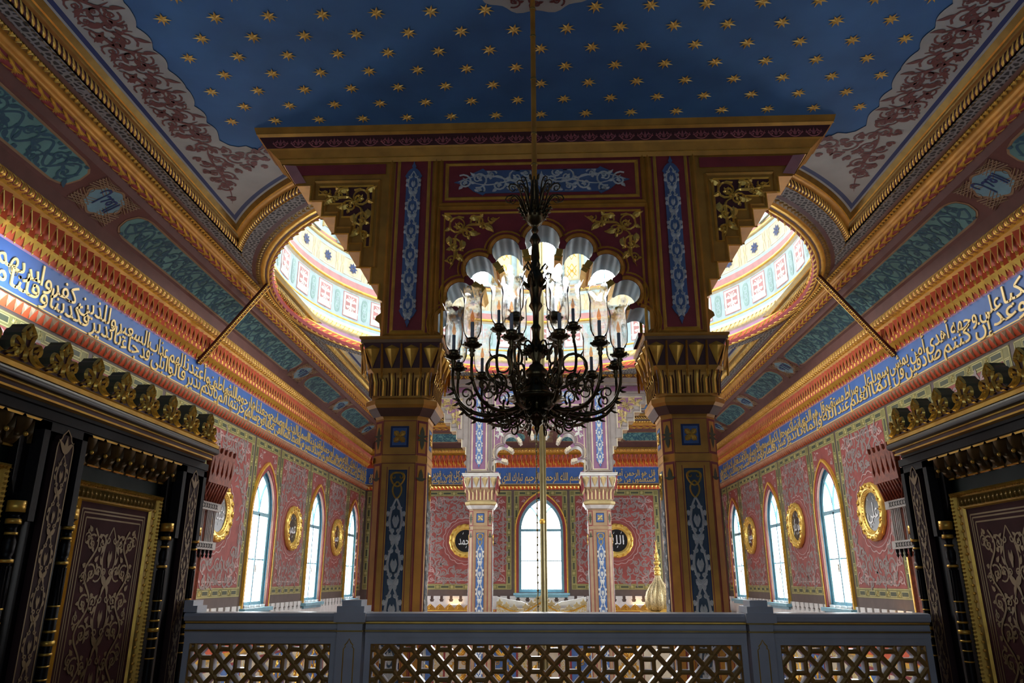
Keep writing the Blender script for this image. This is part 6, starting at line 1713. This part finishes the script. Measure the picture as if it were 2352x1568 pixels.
# ================================================================ far furniture
# onion-domed minbar top
mx, my = 3.08, 21.0; root = empty('minbar_dome', (mx, my, -3.0), 'gilded fluted onion dome with tall finial, beside the near right column', 'pulpit dome')
mb = MB(); n = 48
n = 90
PR = [(0.20, -0.78), (0.33, -0.74), (0.37, -0.60), (0.37, -0.46), (0.33, -0.30), (0.23, -0.14), (0.13, -0.03), (0.085, 0.06), (0.07, 0.13)]
V = []
for j, (r, z) in enumerate(PR):
    for i in range(n):
        a = 2 * PI * i / n; q = r * (1 - 0.22 * (1 - abs(sin(5 * a))) ** 1.5)
        V.append((mx + q * cos(a), my + q * sin(a), z))
mb.add(V, [(j * n + i, j * n + (i + 1) % n, (j + 1) * n + (i + 1) % n, (j + 1) * n + i) for j in range(len(PR) - 1) for i in range(n)], 'minbar_gold', True)
mb.build('fluted_onion', root)
mb = MB()
mb.lathe([(0.07, 0.12), (0.085, 0.14), (0.085, 0.21), (0.06, 0.23), (0.085, 0.25), (0.095, 0.28), (0.08, 0.32), (0.04, 0.36), (0.05, 0.39), (0.085, 0.43), (0.085, 0.46), (0.05, 0.50), (0.03, 0.53), (0.045, 0.55), (0.055, 0.58), (0.055, 0.67), (0.03, 0.70), (0.025, 0.74), (0.035, 0.77), (0.02, 0.80), (0.018, 0.85), (0.012, 0.93), (0.004, 1.0)], (mx, my, 0), 'gold_leaf', 16)
mb.tube([(mx - 0.035, my, 1.05), (mx - 0.025, my, 1.01), (mx, my, 0.99), (mx + 0.025, my, 1.01), (mx + 0.035, my, 1.05)], [0.002, 0.006, 0.008, 0.006, 0.002], 'gold_leaf', 5)
mb.build('finial', root)
mb = MB(); mb.box(mx - 0.42, mx + 0.42, my - 0.42, my + 0.42, -3.6, -0.86, 'cream'); mb.box(mx - 0.46, mx + 0.46, my - 0.46, my + 0.46, -0.86, -0.78, 'gold'); mb.build('canopy', root)
mb = MB(); mb.poly([[(mx + 0.05 + x, -0.80 + z) for x, z in ((-0.16, 0), (0, 0.10), (0.35, -0.02), (-0.16, -0.02))]], lambda u, v, h: (u, my - 0.5 - h, v), 'gold', 0.0, -0.04); mb.build('gable', root)
# pediment above the prayer niche
root = empty('mihrab_pediment', (-0.05, 23.6, -1.2), 'cream and gold crested pediment below the far window', 'pediment')
mb = MB(); f = lambda u, v, h=0.0: (-0.05 + u, 23.5 - h, v)
O = [(-1.35, -1.2), (-1.35, -0.62), (-0.95, -0.78), (-0.55, -0.82), (0, -0.52), (0.55, -0.82), (0.95, -0.78), (1.35, -0.62), (1.35, -1.2)]
mb.poly([O], f, 'gilt_scroll', 0, -0.25); mb.build('gable_board', root)
mb = MB(); mb.strips([([(-1.3, -0.72), (-0.95, -0.86), (-0.55, -0.93), (0, -0.63), (0.55, -0.93), (0.95, -0.86), (1.3, -0.72)], 0.05)], f, 'gold', 0.03); mb.build('gold_line', root)
for x, z in [(-1.25, -0.64), (-1.05, -0.72), (-0.82, -0.79), (-0.48, -0.76), (-0.3, -0.67), (-0.14, -0.57), (0, -0.5), (0.14, -0.57), (0.3, -0.67), (0.48, -0.76), (0.82, -0.79), (1.05, -0.72), (1.25, -0.64)]:
    mb = MB(); mb.poly([[(x - 0.09, z - 0.04), (x - 0.09, z + 0.03), (x - 0.04, z + 0.04), (x, z + 0.12), (x + 0.04, z + 0.04), (x + 0.09, z + 0.03), (x + 0.09, z - 0.04)]], f, 'gold_pale', 0.03, -0.03); mb.build('crest_leaf', root)
for s in (1, -1):
    mb = MB(); mb.poly([[(s * 1.36, -0.48), (s * 1.0, -0.56), (s * 0.6, -0.62), (s * 0.42, -0.7), (s * 0.95, -0.76), (s * 1.36, -0.60)]], lambda u, v, h: f(u, v, h - 0.3), 'plaster', 0.0, -0.3); mb.build('white_shoulder', root)
# gilded crested cornice of the lower panelling, left and right of the niche
for s, lab in ((-1, 'gilded openwork cresting along the far wall, left of the pediment'), (1, 'gilded openwork cresting along the far wall, right of the pediment')):
    root = empty('gilded_cresting', (s * 3.4, 23.7, -1.0), lab, 'cresting')
    a, b = sorted((s * 1.45, s * 5.6)); f = lambda u, v, h=0.0: (u, 23.7 - h, v)
    mb = MB(); mb.box(a, b, 23.72, 24.4, -1.35, -0.86, 'red'); mb.box(a, b, 23.68, 23.74, -0.89, -0.86, 'gold'); mb.build('shelf_board', root)
    u = a + 0.15
    while u < b - 0.1:
        mb = MB(); mb.poly([[(u - 0.14, -0.86), (u - 0.14, -0.80), (u - 0.08, -0.74), (u, -0.68), (u + 0.08, -0.74), (u + 0.14, -0.80), (u + 0.14, -0.86)]], f, 'gold_paint', 0, -0.05)
        mb.strips([(arc(u, -0.775, 0.04, 0, 2 * PI, 8), 0.02), leaf(u - 0.06, -0.84, 0.5, 0.12, 0.03, 1), leaf(u + 0.06, -0.84, PI - 0.5, 0.12, 0.03, -1), leaf(u, -0.74, PI / 2, 0.06, 0.03, 0)], f, 'gold_leaf', 0.02); mb.build('crest_leaf', root)
        u += 0.29
# small warm up-lights on the dado
def uplight(p, label, side):
    root = empty('wall_uplight', p, label, 'wall lamp', 'small warm uplights on the white dado')
    mb = MB(); mb.box(p[0] - 0.22 if side == 'F' else p[0] - 0.05, p[0] + 0.22 if side == 'F' else p[0] + 0.05, p[1] - 0.05 if side == 'F' else p[1] - 0.2, p[1] + 0.05 if side == 'F' else p[1] + 0.2, p[2] - 0.04, p[2], 'plaster'); mb.build('tray', root)
    mb = MB(); mb.box(p[0] - 0.18 if side == 'F' else p[0] - 0.03, p[0] + 0.18 if side == 'F' else p[0] + 0.03, p[1] - 0.03 if side == 'F' else p[1] - 0.16, p[1] + 0.03 if side == 'F' else p[1] + 0.16, p[2] + 0.002, p[2] + 0.012, 'warm_lamp'); mb.build('warm_tube', root)
uplight((-2.75, 24.35, -0.72), 'small warm uplight on the dado under the roundel reading Muhammad', 'F')
uplight((2.95, 24.35, -0.72), 'small warm uplight on the dado under the roundel reading Allah', 'F')
uplight((-5.6, 12.9, -0.62), 'small warm uplight at the foot of the left wall beside the turret', 'L')
uplight((5.6, 12.9, -0.62), 'small warm uplight at the foot of the right wall beside the turret', 'R')
